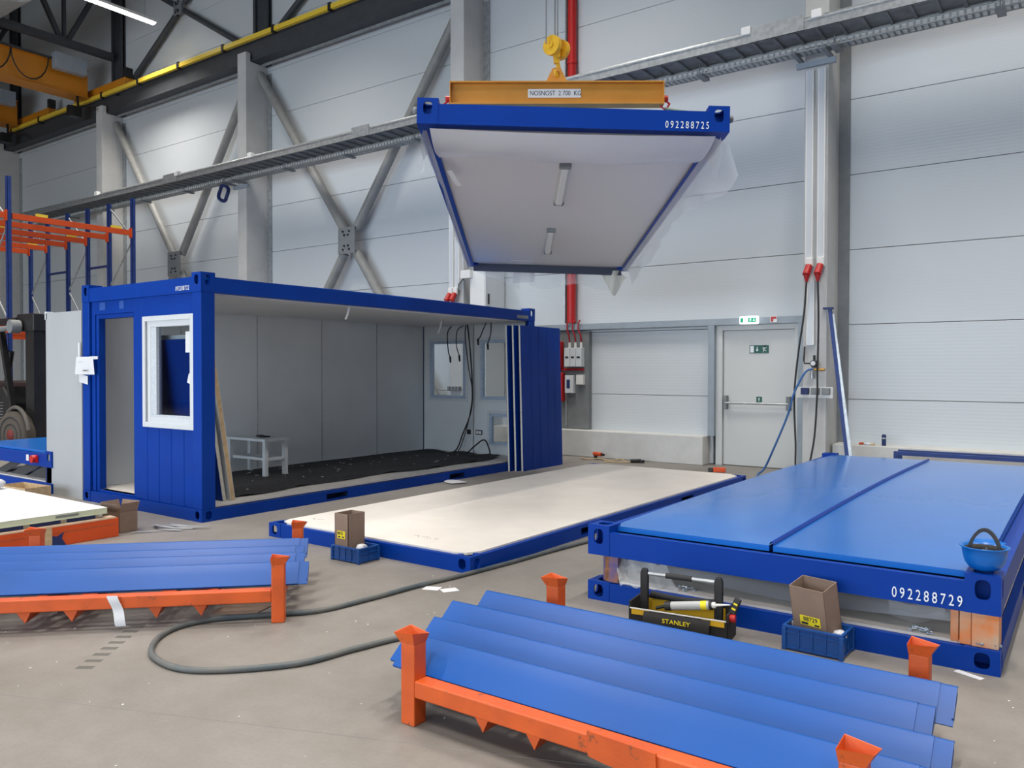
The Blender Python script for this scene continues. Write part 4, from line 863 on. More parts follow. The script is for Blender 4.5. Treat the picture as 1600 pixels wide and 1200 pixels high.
def corner_profile(M, x0, x1, yf, zf, label, grp, wf_=0.19, cut=0.0, flip=False):
    """L-shaped cabin post blank lying with its fold up: fold line at (yf, zf)"""
    t = thing('post_profile', label, 'profile', (0, 0, 0), group=grp); t.matrix_world = M @ Matrix.Translation((x0, yf, zf))
    Ln = x1-x0; a = Vector((-0.145, -0.118)) * (wf_/0.187); th = 0.004
    # outline (y,z): front foot lip, broad face, rounded fold, back flange
    d1 = a.normalized(); d2 = Vector((0.029, -0.096)).normalized(); rr = 0.016
    n1 = Vector((d1.y, -d1.x)); n1 = n1 if n1.y > 0 else -n1; n2 = Vector((-d2.y, d2.x)); n2 = n2 if n2.x > 0 else -n2
    a1, a2 = math.atan2(n1.y, n1.x), math.atan2(n2.y, n2.x); half = (a1-a2)/2; tl = rr*math.tan(half)
    cc = d1*tl - n1*rr
    arc = [(cc.x+rr*math.cos(a1+(a2-a1)*k/6), cc.y+rr*math.sin(a1+(a2-a1)*k/6)) for k in range(7)]
    out = [(a.x+0.016, a.y-0.012), (a.x+0.002, a.y-0.007), (a.x-0.002, a.y-0.001), (a.x*0.5, a.y*0.5)]+arc+[(arc[-1][0]+d2.x*0.085, arc[-1][1]+d2.y*0.085)]
    inn = [(p[0]+0.0035, p[1]-0.0045) for p in out]
    def body(xa, xb, o=out, i=inn): return MB().prism(o+i[::-1], 'x', xa, xb)
    tabw = 0.06
    bd = body(0, Ln-tabw); bd.sm = [True]*len(bd.sm); bd.sm[0] = bd.sm[1] = False; b = bd.build('profile_body', BLUE_POST, t)
    b.data.set_sharp_from_angle(angle=R(35))
    o2 = [(p[0]+0.004, p[1]-0.004) for p in out[2:10]]; i2 = [(p[0]+0.0035, p[1]-0.0045) for p in o2]
    body(Ln-tabw, Ln, o2, i2).build('end_tab', BLUE_POST, t)
    o3 = [(a.x+0.02, a.y+0.02), (-0.02, -0.016), (-0.008, -0.05), (a.x+0.045, a.y+0.0)]
    MB().prism(o3, 'x', Ln-0.006, Ln).build('end_plate', BLUE_POST, t)
    return t
G1 = 'blue post profiles on the foreground rack'; G2 = 'blue post profiles on the left rack'
I4 = Matrix.Identity(4)
A = [(-2.60, -0.37, 2.815, 'blue profile nearest the camera on the foreground rack'), (-2.69, -0.365, 3.07, 'blue profile second from the camera on the foreground rack'),
     (-2.80, -0.46, 3.345, 'blue profile third from the camera, with a shorter right end'), (-2.775, -0.42, 3.615, 'rearmost blue profile on the foreground rack, next to the tool tote')]
for x0, x1, y, lb in A: corner_profile(I4, x0, x1, y, 0.33, lb, G1)
# lower layer, seen at the ends
corner_profile(I4, -2.67, -0.50, 2.84, 0.30, 'blue profile in the lower layer, under the one nearest the camera', G1, 0.15)
corner_profile(I4, -2.50, -0.50, 3.12, 0.30, 'blue profile in the lower layer, under the second one', G1, 0.15)
corner_profile(I4, -2.50, -0.60, 3.40, 0.30, 'blue profile in the lower layer, under the third one', G1, 0.15)
MB2 = Matrix.Translation((-4.10-1.85*math.cos(R(45)), 3.20-1.85*math.sin(R(45)), 0)) @ Matrix.Rotation(R(45), 4, 'Z')
Bp = [(-0.30, 2.015, 0.235, 'blue profile at the front of the left rack, lowest in view'), (-0.35, 1.965, 0.50, 'blue profile second from the front on the left rack'), (-0.40, 1.94, 0.725, 'blue profile third from the front on the left rack'), (-0.35, 1.945, 0.985, 'rearmost blue profile on the left rack')]
for x0, x1, y, lb in Bp: corner_profile(MB2, x0, x1, y, 0.33, lb, G2)
# cloth strap on left rack, cardboard under it
tpos = MB2 @ Vector((1.1, -0.045, 0.21))
t = thing('cloth_strip', 'white strip of cloth hanging from the left rack\'s front rail', 'strip', tuple(MB2 @ Vector((0.86, -0.05, 0.0))), R(45))
MB().grid(lambda u, v: (0.06*u+0.05*(1-v)+0.01*math.sin(3*v), -0.004-0.006*math.sin(9*v), 0.03+0.185*v), 3, 12).build('strip', PAPER, t)
t = thing('cardboard_sheet', 'brown cardboard offcut on the floor under the left rack', 'cardboard', (-4.50, 3.22, 0.001), R(20)); MB().box(-0.15, 0.15, -0.13, 0.13, 0, 0.005).build('sheet', CARD, t)

# ================================================================== orange beam stack at far left
t = thing('beam_pallet', 'orange steel beam bearing the white panel at the left edge', 'beam', (-7.42, 1.6, 0))
MB().box(-0.10, 0.0, 0, 2.36, 0, 0.175).build('beam', ORANGE_BEAM, t, bevel=0.004); MB().box(-0.1, 0.001, 0.0, 2.33, 0.175, 0.19).build('cream_strip', CREAMTOP, t)
MB().box(0.001, 0.003, 0.02, 2.33, 0.118, 0.122).build('weld_line', RUST, t)
MB().box(-0.03, 0.004, 1.70, 1.76, 0.0, 0.172).build('wooden_post', WOOD, t)
MB().prism([(1.76, 0.0), (1.76, 0.10), (1.80, 0.09), (1.86, 0.12), (1.84, 0.07), (1.88, 0.0)], 'x', 0.003, 0.006).build('dark_stripe', NAVY, t)
MB().box(-2.2, -2.1, 0, 2.36, 0, 0.175).build('beam', ORANGE_BEAM, t)
for y in (0.5, 1.9): MB().box(-2.1, -0.1, y, y+0.1, 0.0, 0.175).build('cross_beam', ORANGE_BEAM, t)
t = thing('blue_faced_panel', 'blue edged panel lying beneath the white panel on the orange beam', 'panel', (-9.60, 1.6, 0.191)); MB().box(0, 2.13, 0, 2.20, 0.0, 0.035).build('core', FOAM, t)
for k in range(7): MB().box(2.13, 2.145, 0.05+0.31*k, 0.30+0.31*k, 0.002, 0.033).build('edge_tab', NAVY, t)
t = thing('sandwich_sheet', 'large bright white sandwich panel lying on the orange beam', 'panel', (-9.62, 1.5, 0.228)); MB().box(0, 2.18, 0, 2.36, 0.0, 0.052).build('core', CREAM, t)
MB().box(-0.003, 2.183, -0.003, 2.363, 0.052, 0.056).build('top_sheet', WHITESHEET, t); MB().box(2.18, 2.185, 0, 2.36, 0.0, 0.008).build('edge_lip', CREAM, t); MB().box(2.181, 2.185, 1.9, 2.1, 0.022, 0.04).build('edge_print', INK if False else GREYSTEEL, t)
# open carton by the cabin
def carton(name, label, loc, rz, sx, sy, h, m=CARD, flaps=True, thk=0.004, tilt=None, cat='box'):
    t = thing(name, label, cat, loc, rz)
    if tilt: t.rotation_euler = (tilt[0], tilt[1], rz)
    w = thk
    MB().box(-sx/2, sx/2, -sy/2, sy/2, 0.002, 0.006).build('bottom', m, t)
    for (a, b, c, d_) in ((-sx/2, sx/2, -sy/2, -sy/2+w), (-sx/2, sx/2, sy/2-w, sy/2), (-sx/2, -sx/2+w, -sy/2, sy/2), (sx/2-w, sx/2, -sy/2, sy/2)):
        MB().box(a, b, c, d_, 0.006, h).build('side', m, t)
    return t
t = carton('open_carton', 'open brown cardboard box on the floor between orange beam and cabin', (-7.66, 4.10, 0), R(10), 0.24, 0.20, 0.20)
for (p, q) in (((-0.12, -0.10), (0.12, -0.10)), ((0.12, -0.10), (0.12, 0.10)), ((0.12, 0.10), (-0.12, 0.10)), ((-0.12, 0.10), (-0.12, -0.10))):
    d_ = Vector((q[1]-p[1], -(q[0]-p[0]), 0)).normalized()*(0.025)
    P = [Vector((*p, 0.20)), Vector((*q, 0.20)), Vector((*q, 0.285))+d_, Vector((*p, 0.285))+d_]
    MB().add(P+[v+Vector((0.002, 0.002, 0)) for v in P], [(0, 1, 2, 3), (7, 6, 5, 4), (0, 4, 5, 1), (1, 5, 6, 2), (2, 6, 7, 3), (3, 7, 4, 0)]).build('flap', CARD, t)
t = thing('strapping_scraps', 'grey strapping scraps on the floor in front of the cabin', 'scraps', (-7.35, 4.45, 0.0))
for k, pts in enumerate(([(-0.25, -0.05, 0.01), (-0.05, 0.0, 0.03), (0.15, 0.10, 0.02), (0.30, 0.22, 0.03)], [(-0.1, -0.35, 0.006), (0.0, -0.25, 0.015), (0.1, -0.1, 0.02), (0.2, -0.02, 0.012)], [(-0.3, 0.02, 0.01), (-0.1, -0.1, 0.04), (0.1, -0.05, 0.03), (0.2, 0.1, 0.01)], [(-0.2, 0.12, 0.01), (0.0, 0.06, 0.03), (0.2, 0.15, 0.02)])):
    pp = smoothpath(pts, 5); g = MB(); vs = []
    for p in pp: vs += [p+Vector((0.0, -0.015, 0)), p+Vector((0, 0.015, 0.004))]
    g.add(vs, [(2*i, 2*i+1, 2*i+3, 2*i+2) for i in range(len(pp)-1)]); g.build('strap', GALV2, t, fixn=False)
# ================================================================== crates with cartons
def crate(loc, rz, sx, sy, h, label):
    t = thing('plastic_crate', label, 'crate', loc, rz); w = 0.008
    MB().box(-sx/2+0.01, sx/2-0.01, -sy/2+0.01, sy/2-0.01, 0.0, 0.008).build('bottom', CRATE, t)
    for k, (a, b, c, d_) in enumerate(((-sx/2+w, sx/2-w, -sy/2, -sy/2+0.005), (-sx/2+w, sx/2-w, sy/2-0.005, sy/2), (-sx/2, -sx/2+0.005, -sy/2+w, sy/2-w), (sx/2-0.005, sx/2, -sy/2+w, sy/2-w))):
        s = MB().box(a, b, c, d_, 0.006, h-0.012).build('side_wall', CRATE, t)
        g = MB(); n = 5 if k < 2 else 3
        if k < 2:
            y = c if k == 0 else d_; o = -0.007 if k == 0 else 0.007
            for i in range(n): x = a+(b-a)*i/(n-1); g.box(x-0.003, x+0.003, min(y, y+o), max(y, y+o), 0.01, h-0.014)
            g.box(a, b, min(y, y+o), max(y, y+o), 0.012, 0.02); g.box(a, b, min(y, y+o), max(y, y+o), h-0.04, h-0.034)
        else:
            x = a if k == 2 else b; o = -0.007 if k == 2 else 0.007
            for i in range(n): y = c+(d_-c)*i/(n-1); g.box(min(x, x+o), max(x, x+o), y-0.003, y+0.003, 0.01, h-0.014)
            g.box(min(x, x+o), max(x, x+o), c, d_, 0.012, 0.02); g.box(min(x, x+o), max(x, x+o), c, d_, h-0.05, h-0.044)
        g.build('rib', CRATE, s)
    ring_ = MB(); r = 0.009
    ring_.box(-sx/2-r, sx/2+r, -sy/2-r, -sy/2+0.006, h-0.014, h).box(-sx/2-r, sx/2+r, sy/2-0.006, sy/2+r, h-0.014, h).box(-sx/2-r, -sx/2+0.006, -sy/2, sy/2, h-0.014, h).box(sx/2-0.006, sx/2+r, -sy/2, sy/2, h-0.014, h)
    ring_.build('rim', CRATE, t, bevel=0.002)
    for i in (-1, 1):
        for j in (-1, 1): MB().box(i*sx/2-0.012, i*sx/2+0.012, j*sy/2-0.012, j*sy/2+0.012, 0, h-0.014).build('corner_rib', CRATE, t, bevel=0.003)
    return t
crate((-4.935, 4.625, 0), 0, 0.31, 0.215, 0.125, 'small blue plastic crate beside the flat floor frame')
t = carton('tall_carton', 'tall open brown carton standing in the crate by the flat floor frame', (-5.000, 4.625, 0.03), R(0), 0.160, 0.185, 0.355)
MB().box(-0.045, 0.045, -0.0955, -0.0925, 0.15, 0.212).build('yellow_label', YELTXT, t)
text('88725', 0.034, INK, t, (-0.04, -0.0960, 0.183), (R(90), 0, 0), sx=0.75); MB().box(-0.035, -0.01, -0.0962, -0.0955, 0.158, 0.170).box(0.01, 0.035, -0.0962, -0.0955, 0.158, 0.170).build('barcode', INK, t)
def crumple(label, loc, r, seed, m=FILMW):
    t = lump(r, seed, 0.7).build('crumpled_film', m, loc=loc); return tag(t, label, 'film')
crumple('crumpled clear film in the crate by the flat floor frame', (-4.845, 4.61, 0.08), 0.045, 5)
crate((-1.235, 4.655, 0), R(-2), 0.31, 0.205, 0.14, 'small blue plastic crate in front of the right stack')
t = carton('tall_carton', 'tall open brown carton leaning in the crate before the right stack', (-1.235, 4.680, 0.045), R(-14), 0.205, 0.15, 0.345, tilt=(R(13), 0))
MB().box(-0.055, 0.065, -0.0778, -0.0755, 0.125, 0.18).build('yellow_label', YELTXT, t)
text('88729', 0.036, INK, t, (-0.035, -0.0786, 0.152), (R(90), 0, 0), sx=0.95); MB().box(-0.048, -0.008, -0.0788, -0.0778, 0.13, 0.143).box(0.03, 0.058, -0.0788, -0.0778, 0.13, 0.14).build('barcode', INK, t)
tag(lump(0.04, 9, 0.8).build('crumpled_paper', PAPER, loc=(-1.225, 4.63, 0.26)), 'white crumpled paper inside the tall carton before the right stack', 'paper')
crumple('crumpled clear film at the right end of the crate before the stack', (-1.115, 4.64, 0.09), 0.035, 11)
crumple('crumpled clear film at the left end of the crate before the stack', (-1.36, 4.67, 0.10), 0.03, 12, FILM2)
# ================================================================== tool tote
tt = thing('tool_tote', 'black and yellow tool tote with a bar handle between profiles and stack', 'tool bag', (-2.27, 4.36, 0), R(7))
Wt, Dt, Ht = 0.60, 0.20, 0.15
MB().box(0, Wt, 0, 0.012, 0.0, Ht-0.02).box(0, Wt, Dt-0.012, Dt, 0.0, Ht+0.02).box(0, 0.012, 0, Dt, 0, Ht+0.02).box(Wt-0.012, Wt, 0, Dt, 0, Ht+0.02).box(0, Wt, 0, Dt, 0, 0.01).build('bag_body', BAGBLACK, tt, bevel=0.004)
MB().grid(lambda u, v: (0.10+0.4*u, -0.004-0.028*math.sin(math.pi*v)**0.5, 0.0+0.125*v), 8, 8).build('front_pocket', BAGBLACK, tt)
MB().box(0.02, 0.13, -0.005, 0.0, Ht-0.055, Ht-0.02).box(0.45, 0.58, -0.005, 0, Ht-0.055, Ht-0.02).build('yellow_panel', BAGYEL, tt)
MB().box(0.01, Wt-0.01, -0.007, 0, Ht-0.022, Ht-0.016).build('piping', WHITEPL, tt)
MB().box(0.06, Wt-0.06, Dt-0.018, Dt-0.012, 0.08, Ht).build('rear_lining', BAGYEL, tt); MB().tube(smoothpath([(0.08, Dt-0.02, Ht+0.03), (0.3, Dt-0.03, Ht+0.02), (0.52, Dt-0.02, Ht+0.035)]), 0.02, 8).build('rear_roll', BAGBLACK, tt)
for x in (0.045, 0.50):
    MB().prism([(x-0.004, 0.05), (x+0.046, 0.05), (x+0.046, 0.33), (x+0.036, 0.355), (x+0.006, 0.355), (x-0.004, 0.33)], 'y', 0.085, 0.115).build('handle_post', GREYSTEEL if False else BLACK, tt, bevel=0.006)
MB().cyl((0.07, 0.10, 0.325), (0.53, 0.10, 0.325), 0.011, n=10).build('handle_bar', GALV, tt); MB().cyl((0.20, 0.10, 0.325), (0.36, 0.10, 0.325), 0.017, n=12).build('grip', RUBBER, tt)
text('STANLEY', 0.036, YELTXT, tt, (0.22, -0.034, 0.078), (R(90), 0, 0), sx=1.15)
MB().cyl((Wt+0.0, 0.05, 0.14), (Wt+0.03, 0.05, 0.14), 0.022, n=10).build('red_clip', RED, tt)
t = thing('sealant_cartridge', 'grey sealant cartridge with white nozzle lying on the tote', 'cartridge', (-2.02, 4.43, 0.165), R(7)); t.rotation_euler = (0, R(-9), R(7))
MB().cyl((0, 0, 0), (0.23, 0, 0), 0.026, n=16).build('cartridge_tube', CARTR, t); MB().cyl((0.23, 0, 0), (0.245, 0, 0), 0.028, n=16).build('black_collar', BLACK, t)
MB().cyl((0.245, 0, 0), (0.265, 0, 0), 0.018, n=12).cyl((0.26, 0, 0), (0.35, 0, 0), 0.009, 0.003, n=8).build('nozzle', WHITEPL, t); MB().cyl((0.18, 0, 0), (0.215, 0, 0), 0.0266, n=16, caps=False).build('yellow_band', YELTXT, t)
MB().cyl((-0.04, 0, 0), (-0.10, 0, -0.012), 0.010, n=8).cyl((-0.04, 0, 0), (0, 0, 0), 0.027, n=14).build('gun_cradle', BLACK, t)
t = thing('hand_tool', 'black tool handle with yellow print sticking out of the tote\'s right end', 'tool', (-1.70, 4.50, 0.10), R(7)); t.rotation_euler = (R(-8), R(20), 0)
MB().box(-0.02, 0.02, -0.012, 0.012, 0, 0.16).build('tool_handle', BLACK, t, bevel=0.006); MB().box(-0.012, 0.012, -0.014, -0.012, 0.12, 0.13).box(-0.012, 0.012, -0.014, -0.012, 0.09, 0.10).build('yellow_print', YELTXT, t)

# ================================================================== helmet on stack corner
h = thing('hard_hat', 'blue hard hat lying upside down on the right stack\'s near corner', 'helmet', (-0.452, 4.885, 0.516))
prof = [(0.0, 0.0), (0.045, 0.003), (0.072, 0.016), (0.092, 0.045), (0.103, 0.085), (0.107, 0.122), (0.118, 0.126), (0.118, 0.131), (0.103, 0.128), (0.098, 0.085), (0.086, 0.045), (0.065, 0.022), (0.0, 0.010)]
MB().lathe(prof, (0, 0, 0), 32).build('shell', HELM, h)
MB().grid(lambda u, v: ((0.115+0.03*v)*math.cos(R(50+80*u)), (0.115+0.04*v*math.sin(math.pi*u))*math.sin(R(50+80*u)), 0.128+0.012*v), 12, 3).build('peak', HELM, h)
MB().lathe([(0.088, 0.095), (0.093, 0.120), (0.089, 0.122), (0.084, 0.096)], (0, 0, 0), 28).build('headband', HARNESS, h)
pp = [(-0.072+0.144*k/16, 0.0, 0.10+0.115*math.sin(math.pi*k/16)**0.6) for k in range(17)]
g = MB()
for a, b in zip(pp[:-1], pp[1:]): g.bar(a, b, 0.034, 0.016, up=(0, 0, 1) if abs(b[2]-a[2]) < abs(b[0]-a[0]) else (1, 0, 0))
g.build('nape_strap', BLACK, h)
MB().box(-0.02, 0.045, 0.085, 0.088, 0.075, 0.105).build('size_label', PAPER, h)

# ================================================================== hose on floor
hp = [(-3.70, 6.35), (-3.76, 5.75), (-3.80, 5.2), (-3.86, 4.66), (-3.92, 4.3), (-3.96, 3.85), (-4.03, 3.45), (-4.25, 3.17), (-4.42, 2.94), (-4.45, 2.72), (-4.33, 2.52), (-4.08, 2.37), (-3.74, 2.39), (-3.40, 2.74), (-3.31, 3.10), (-3.22, 3.42), (-3.0, 3.72), (-2.6, 4.1), (-2.4, 4.25)]
tag(MB().tube(smoothpath([(x, y, 0.017) for x, y in hp], 10), 0.0165, 10).build('floor_hose', HOSE), 'thick dark air hose looping over the hall floor to the foreground profiles', 'hose')
for k, (x, y, rz) in enumerate(((-3.83, 4.33, 20), (-3.70, 4.37, 60))):
    t = thing('paper_scrap', ['white paper scrap left of the floor hose near the blue frame corner', 'white paper scrap right of the floor hose near the blue frame corner'][k], 'paper', (x, y, 0.001), R(rz)); MB().box(-0.06, 0.06, -0.045, 0.045, 0, 0.001).build('sheet', PAPER, t)
t = thing('paper_scrap', 'white paper sliver at the foot of the right stack\'s corner', 'paper', (-0.50, 4.72, 0.001), R(-25)); MB().box(-0.07, 0.07, -0.02, 0.02, 0, 0.003).build('sheet', PAPER, t)
db = MB(); rn = random.Random(4)
for k in range(90):
    x, y = rn.uniform(-5.5, 0.3), rn.uniform(1.6, 4.6); a = rn.uniform(0, 6)
    s_ = rn.uniform(0.003, 0.007); db.bar((x, y, 0.002), (x+s_*math.cos(a)*1.5, y+s_*math.sin(a)*1.5, 0.002), s_, 0.003)
o = db.build('floor_debris', PAPER); tag(o, 'tiny pale crumbs scattered over the hall floor', 'debris'); o['kind'] = 'stuff'
# tyre mark blocks: a stain printed on the floor, thin dark film
tm = MB()
for k in range(8):
    x, y = -4.42+0.075*k*0.9, 2.17+0.11*k; x = -4.28-0.062*k+0.0; y = 2.10+0.075*k
    tm.box(x-0.045, x+0.045, y-0.02, y+0.02, 0.0002, 0.0006, Matrix.Translation((x, y, 0)) @ Matrix.Rotation(R(35), 4, 'Z') @ Matrix.Translation((-x, -y, 0)))
o = tm.build('tyre_mark', mat('tyre_stain', (0.16, 0.16, 0.15), 0.8, alpha=0.35)); tag(o, 'faint ribbed tyre mark on the bare floor left of the hose loop', 'stain')

# ================================================================== right side items
t = thing('steel_bar', 'long blue steel bar leaning against the column right of the door', 'bar', (-2.80, 12.15, 0.0))
top = Vector((-0.33, 0.13, 2.48)); MB().bar((0, 0, 0.0), top, 0.05, 0.04, up=(0, 1, 0)).build('bar_body', BLUE_RACK, t); MB().bar((0.055, -0.01, 0.0), top+Vector((0.04, 0.0, -0.08)), 0.045, 0.02, up=(0, 1, 0)).build('light_flange', GALV, t)
MB().box(-0.42, -0.28, 0.09, 0.15, 2.47, 2.50).build('bar_head', NAVY, t)
t = thing('steel_trestle', 'low blue steel trestle frame in front of the rear plinth, right', 'trestle', (-2.2, 12.0, 0))
for y in (0, 0.3):
    MB().box(0, 3.2, y-0.025, y+0.025, 0.42, 0.47).build('top_bar', BLUE_RACK, t)
    for x in (0.025, 1.6, 3.175): MB().box(x-0.025, x+0.025, y-0.025, y+0.025, 0, 0.42).build('leg', BLUE_RACK, t)
t = thing('drink_can', 'slim dark can standing on the rear plinth', 'can', (-2.46, 12.68, 0.48)); MB().lathe([(0.0, 0), (0.026, 0.0), (0.03, 0.008), (0.03, 0.15), (0.024, 0.165), (0.0, 0.163)], (0, 0, 0), 16).build('can_body', NAVY, t); MB().lathe([(0.0305, 0.10), (0.0305, 0.12)], (0, 0, 0), 16).build('label_band', GALV, t)
t = thing('work_glove', 'white and orange work glove lying on the rear plinth beside the can', 'glove', (-2.68, 12.66, 0.48)); lump(0.06, 21, 0.3).build('glove_palm', PAPER, t); MB().cyl((-0.06, 0, 0.02), (-0.12, 0.02, 0.015), 0.018, 0.014, n=8).build('glove_cuff', ORANGE_BEAM, t)
for k in range(3): MB().cyl((0.04, -0.02+0.02*k, 0.015), (0.10, -0.03+0.03*k, 0.012), 0.012, 0.01, n=8).build('finger', WOOD, t)
t = thing('power_drill', 'orange cordless drill on the floor at the rear plinth', 'drill', (-7.05, 12.35, 0.0), R(-20))
MB().cyl((-0.10, 0, 0.10), (0.10, 0, 0.10), 0.035, n=12).build('drill_body', ORANGE_BEAM, t); MB().cyl((0.1, 0, 0.10), (0.17, 0, 0.10), 0.02, n=10).build('chuck', BLACK, t); MB().box(-0.08, -0.03, -0.02, 0.02, 0.0, 0.09).build('grip', BLACK, t)
tag(MB().tube(smoothpath([(-7.4, 12.35, 0.01), (-7.2, 12.2, 0.02), (-6.95, 12.3, 0.03), (-6.75, 12.25, 0.01), (-6.6, 12.35, 0.04), (-6.4, 12.25, 0.01), (-6.25, 12.4, 0.01), (-6.5, 12.15, 0.01), (-6.8, 12.1, 0.01)]), 0.012, 6).build('extension_lead', WOOD), 'tangled beige extension lead on the floor beside the drill', 'cable')
t = thing('angle_grinder', 'small black tool at the end of the tangled lead', 'tool', (-6.28, 12.30, 0.0), R(30)); MB().cyl((-0.09, 0, 0.035), (0.09, 0, 0.04), 0.03, n=10).build('tool_body', BLACK, t); MB().cyl((0.1, 0, 0.01), (0.1, 0, 0.05), 0.05, n=12).build('tool_head', BLACK, t)
t = thing('film_scrap', 'flat plastic scrap on the floor beside the cabin\'s long rail', 'film', (-7.20, 8.60, 0.0)); lump(0.16, 31, 0.10).build('scrap', FILMW, t)

# ================================================================== pallet racking at left
def rack_row(x_front, x_back, label, beams_back):
    t = thing('pallet_rack', label, 'rack', (x_front, 0, 0)); dx = x_back-x_front; H = 5.52
    Y = [7.37, 10.0]
    post = None
    for y in Y:
        for x in (0, dx):
            g = MB().box(x-0.045, x+0.045, y-0.05, y-0.043, 0, H).box(x-0.045, x-0.038, y-0.05, y+0.03, 0, H).box(x+0.038, x+0.045, y-0.05, y+0.03, 0, H)
            u = g.build('upright', BLUE_RACK, t)
            hgt = MB()
            for k in range(52): hgt.box(x-0.03, x-0.018, y-0.0515, y-0.0495, 0.15+0.1*k, 0.17+0.1*k); hgt.box(x+0.018, x+0.03, y-0.0515, y-0.0495, 0.15+0.1*k, 0.17+0.1*k)
            s = hgt.build('punched_slots', INK, u, fixn=False)
        z = 0.4; k = 0
        while z < H-0.3:
            a, b = (0, dx) if k % 2 == 0 else (dx, 0)
            MB().bar((a, y, z), (b, y, min(H-0.1, z+1.05)), 0.035, 0.02, up=(0, 1, 0)).build('frame_brace', GALV2, t); z += 1.05; k += 1
    for z in (2.43, 4.72):
        for x in (0, dx):
            for a, b in ((4.7, 7.32), (7.42, 9.95)):
                MB().box(x-0.025, x+0.025, a, b, z-0.06, z+0.06).build('shelf_beam', ORANGE_BEAM, t, bevel=0.004)
                MB().box(x-0.05, x+0.05, b-0.03, b, z-0.11, z+0.11).build('beam_connector', ORANGE_BEAM, t)
            if x == 0:
                for yy in (6.4, 7.9, 9.5): MB().box(x-0.05, x+0.02, yy, yy+0.22, z+0.06, z+0.12).build('yellow_clip', RAILY, t)
    return t
rack_row(-18.02, -19.07, 'blue upright and orange beam pallet rack closest to the cabin', 1)
rack_row(-20.09, -21.09, 'pallet rack second from the cabin, blue uprights with orange beams', 1)
rack_row(-22.16, -23.14, 'pallet rack third from the cabin, beside the forklift', 1)
for a, b, nm in ((-19.07, -20.09, 'dark spacer tie between the first and second pallet racks'), (-21.09, -22.16, 'dark spacer tie between the second and third pallet racks')):
    tag(MB().bar((a-0.045, 10, 4.05), (b+0.045, 10, 4.05), 0.05).build('rack_tie', NAVY), nm, 'tie bar')
for k in range(6):
    t = thing('stored_pallet', 'wooden pallet load behind the forklift, %s' % ['lowest of the pile', 'second up', 'third up', 'fourth up', 'fifth up', 'topmost of the pile'][k], 'pallet', (-19.25, 6.35, 0.0+0.28*k), group='pallet loads behind the forklift')
    MB().box(-0.6, 0.6, -0.5, 0.5, 0.1, 0.25).build('load', CARD if k % 2 else WALLIN, t); 
    for j in range(3): MB().box(-0.6, 0.6, -0.5+0.42*j, -0.34+0.42*j, 0, 0.1).build('skid', WOOD, t)

# ================================================================== forklift (left edge)
fk = thing('forklift', 'dark forklift truck partly behind the pale panel at the left edge', 'forklift', (-15.7, 6.55, 0))
whl = MB().lathe([(0.0, -0.10), (0.12, -0.11), (0.25, -0.10), (0.27, -0.12), (0.39, -0.11), (0.415, -0.07), (0.415, 0.07), (0.39, 0.11), (0.0, 0.11)], (0, 0, 0), 32)
for (x, y) in ((0.26, -0.14), (-0.2, 1.30)):
    w = whl.build('wheel', MATS.get('tyre_dusty') or mat('tyre_dusty', (0.075, 0.062, 0.05), 0.85), fk, loc=(x, y, 0.415), rot=(R(90), 0, R(8)))
    for rr in (0.18, 0.30): MB().lathe([(rr, 0.112), (rr+0.012, 0.122), (rr+0.024, 0.112)], (0, 0, 0), 28).build('sidewall_ring', RUBBER, w)
    MB().lathe([(0.0, 0.115), (0.10, 0.118), (0.10, 0.10)], (0, 0, 0), 20).build('red_hub', MATS.get('hub_red') or mat('hub_red', (0.16, 0.02, 0.018), 0.7), w)
MB().prism([(-2.0, 0.35), (-0.35, 0.35), (-0.30, 0.95), (-0.65, 1.25), (-2.0, 1.35)], 'y', 0.0, 1.15).build('chassis', BLACK, fk, bevel=0.03)
g = MB().tube([(0.26-0.50*math.cos(a), -0.15, 0.40+0.50*math.sin(a)) for a in [R(5+9*k) for k in range(19)]], 0.035, 8); g.build('wheel_arch', mat('arch_dust', (0.10, 0.09, 0.08), 0.8), fk)
MB().prism([(0.30, 0.15), (0.62, 0.15), (0.62, 2.5), (0.30, 2.5)], 'y', 0.0, 0.16).build('mast_channel', BLACK, fk); MB().prism([(0.30, 0.15), (0.62, 0.15), (0.62, 2.5), (0.30, 2.5)], 'y', 0.95, 1.11).build('mast_channel', BLACK, fk)
MB().box(0.34, 0.60, 0.16, 0.95, 0.3, 2.5).build('mast_plate', RUBBER, fk); MB().box(0.0, 0.66, -0.02, 1.13, 2.25, 2.56).build('mast_head', BLACK, fk, bevel=0.02)
MB().bar((-0.1, -0.05, 0.9), (-0.55, -0.05, 2.3), 0.09).build('front_pillar', BLACK, fk); MB().box(-1.9, 0.05, -0.05, 1.15, 2.44, 2.50).build('overhead_guard', BLACK, fk)
MB().tube([(-1.8, -0.12, 2.28), (-0.2, -0.14, 2.30), (0.18, -0.14, 2.33)], [0.05, 0.05, 0.05], 8).build('steel_arm', GREYSTEEL, fk); MB().cyl((0.2, -0.22, 2.33), (0.2, -0.06, 2.33), 0.12, n=18).build('arm_eye', GREYSTEEL, fk)
MB().cyl((-0.7, 0.1, 1.35), (-0.5, 0.1, 1.9), 0.05, n=8).build('steering_column', BLACK, fk)
t = MB(); 
for k in range(7): t.box(-0.95, -0.62, -0.006, -0.001, 0.95-0.055*k, 0.96-0.055*k)
t.build('vent_slats', GREYSTEEL, fk)

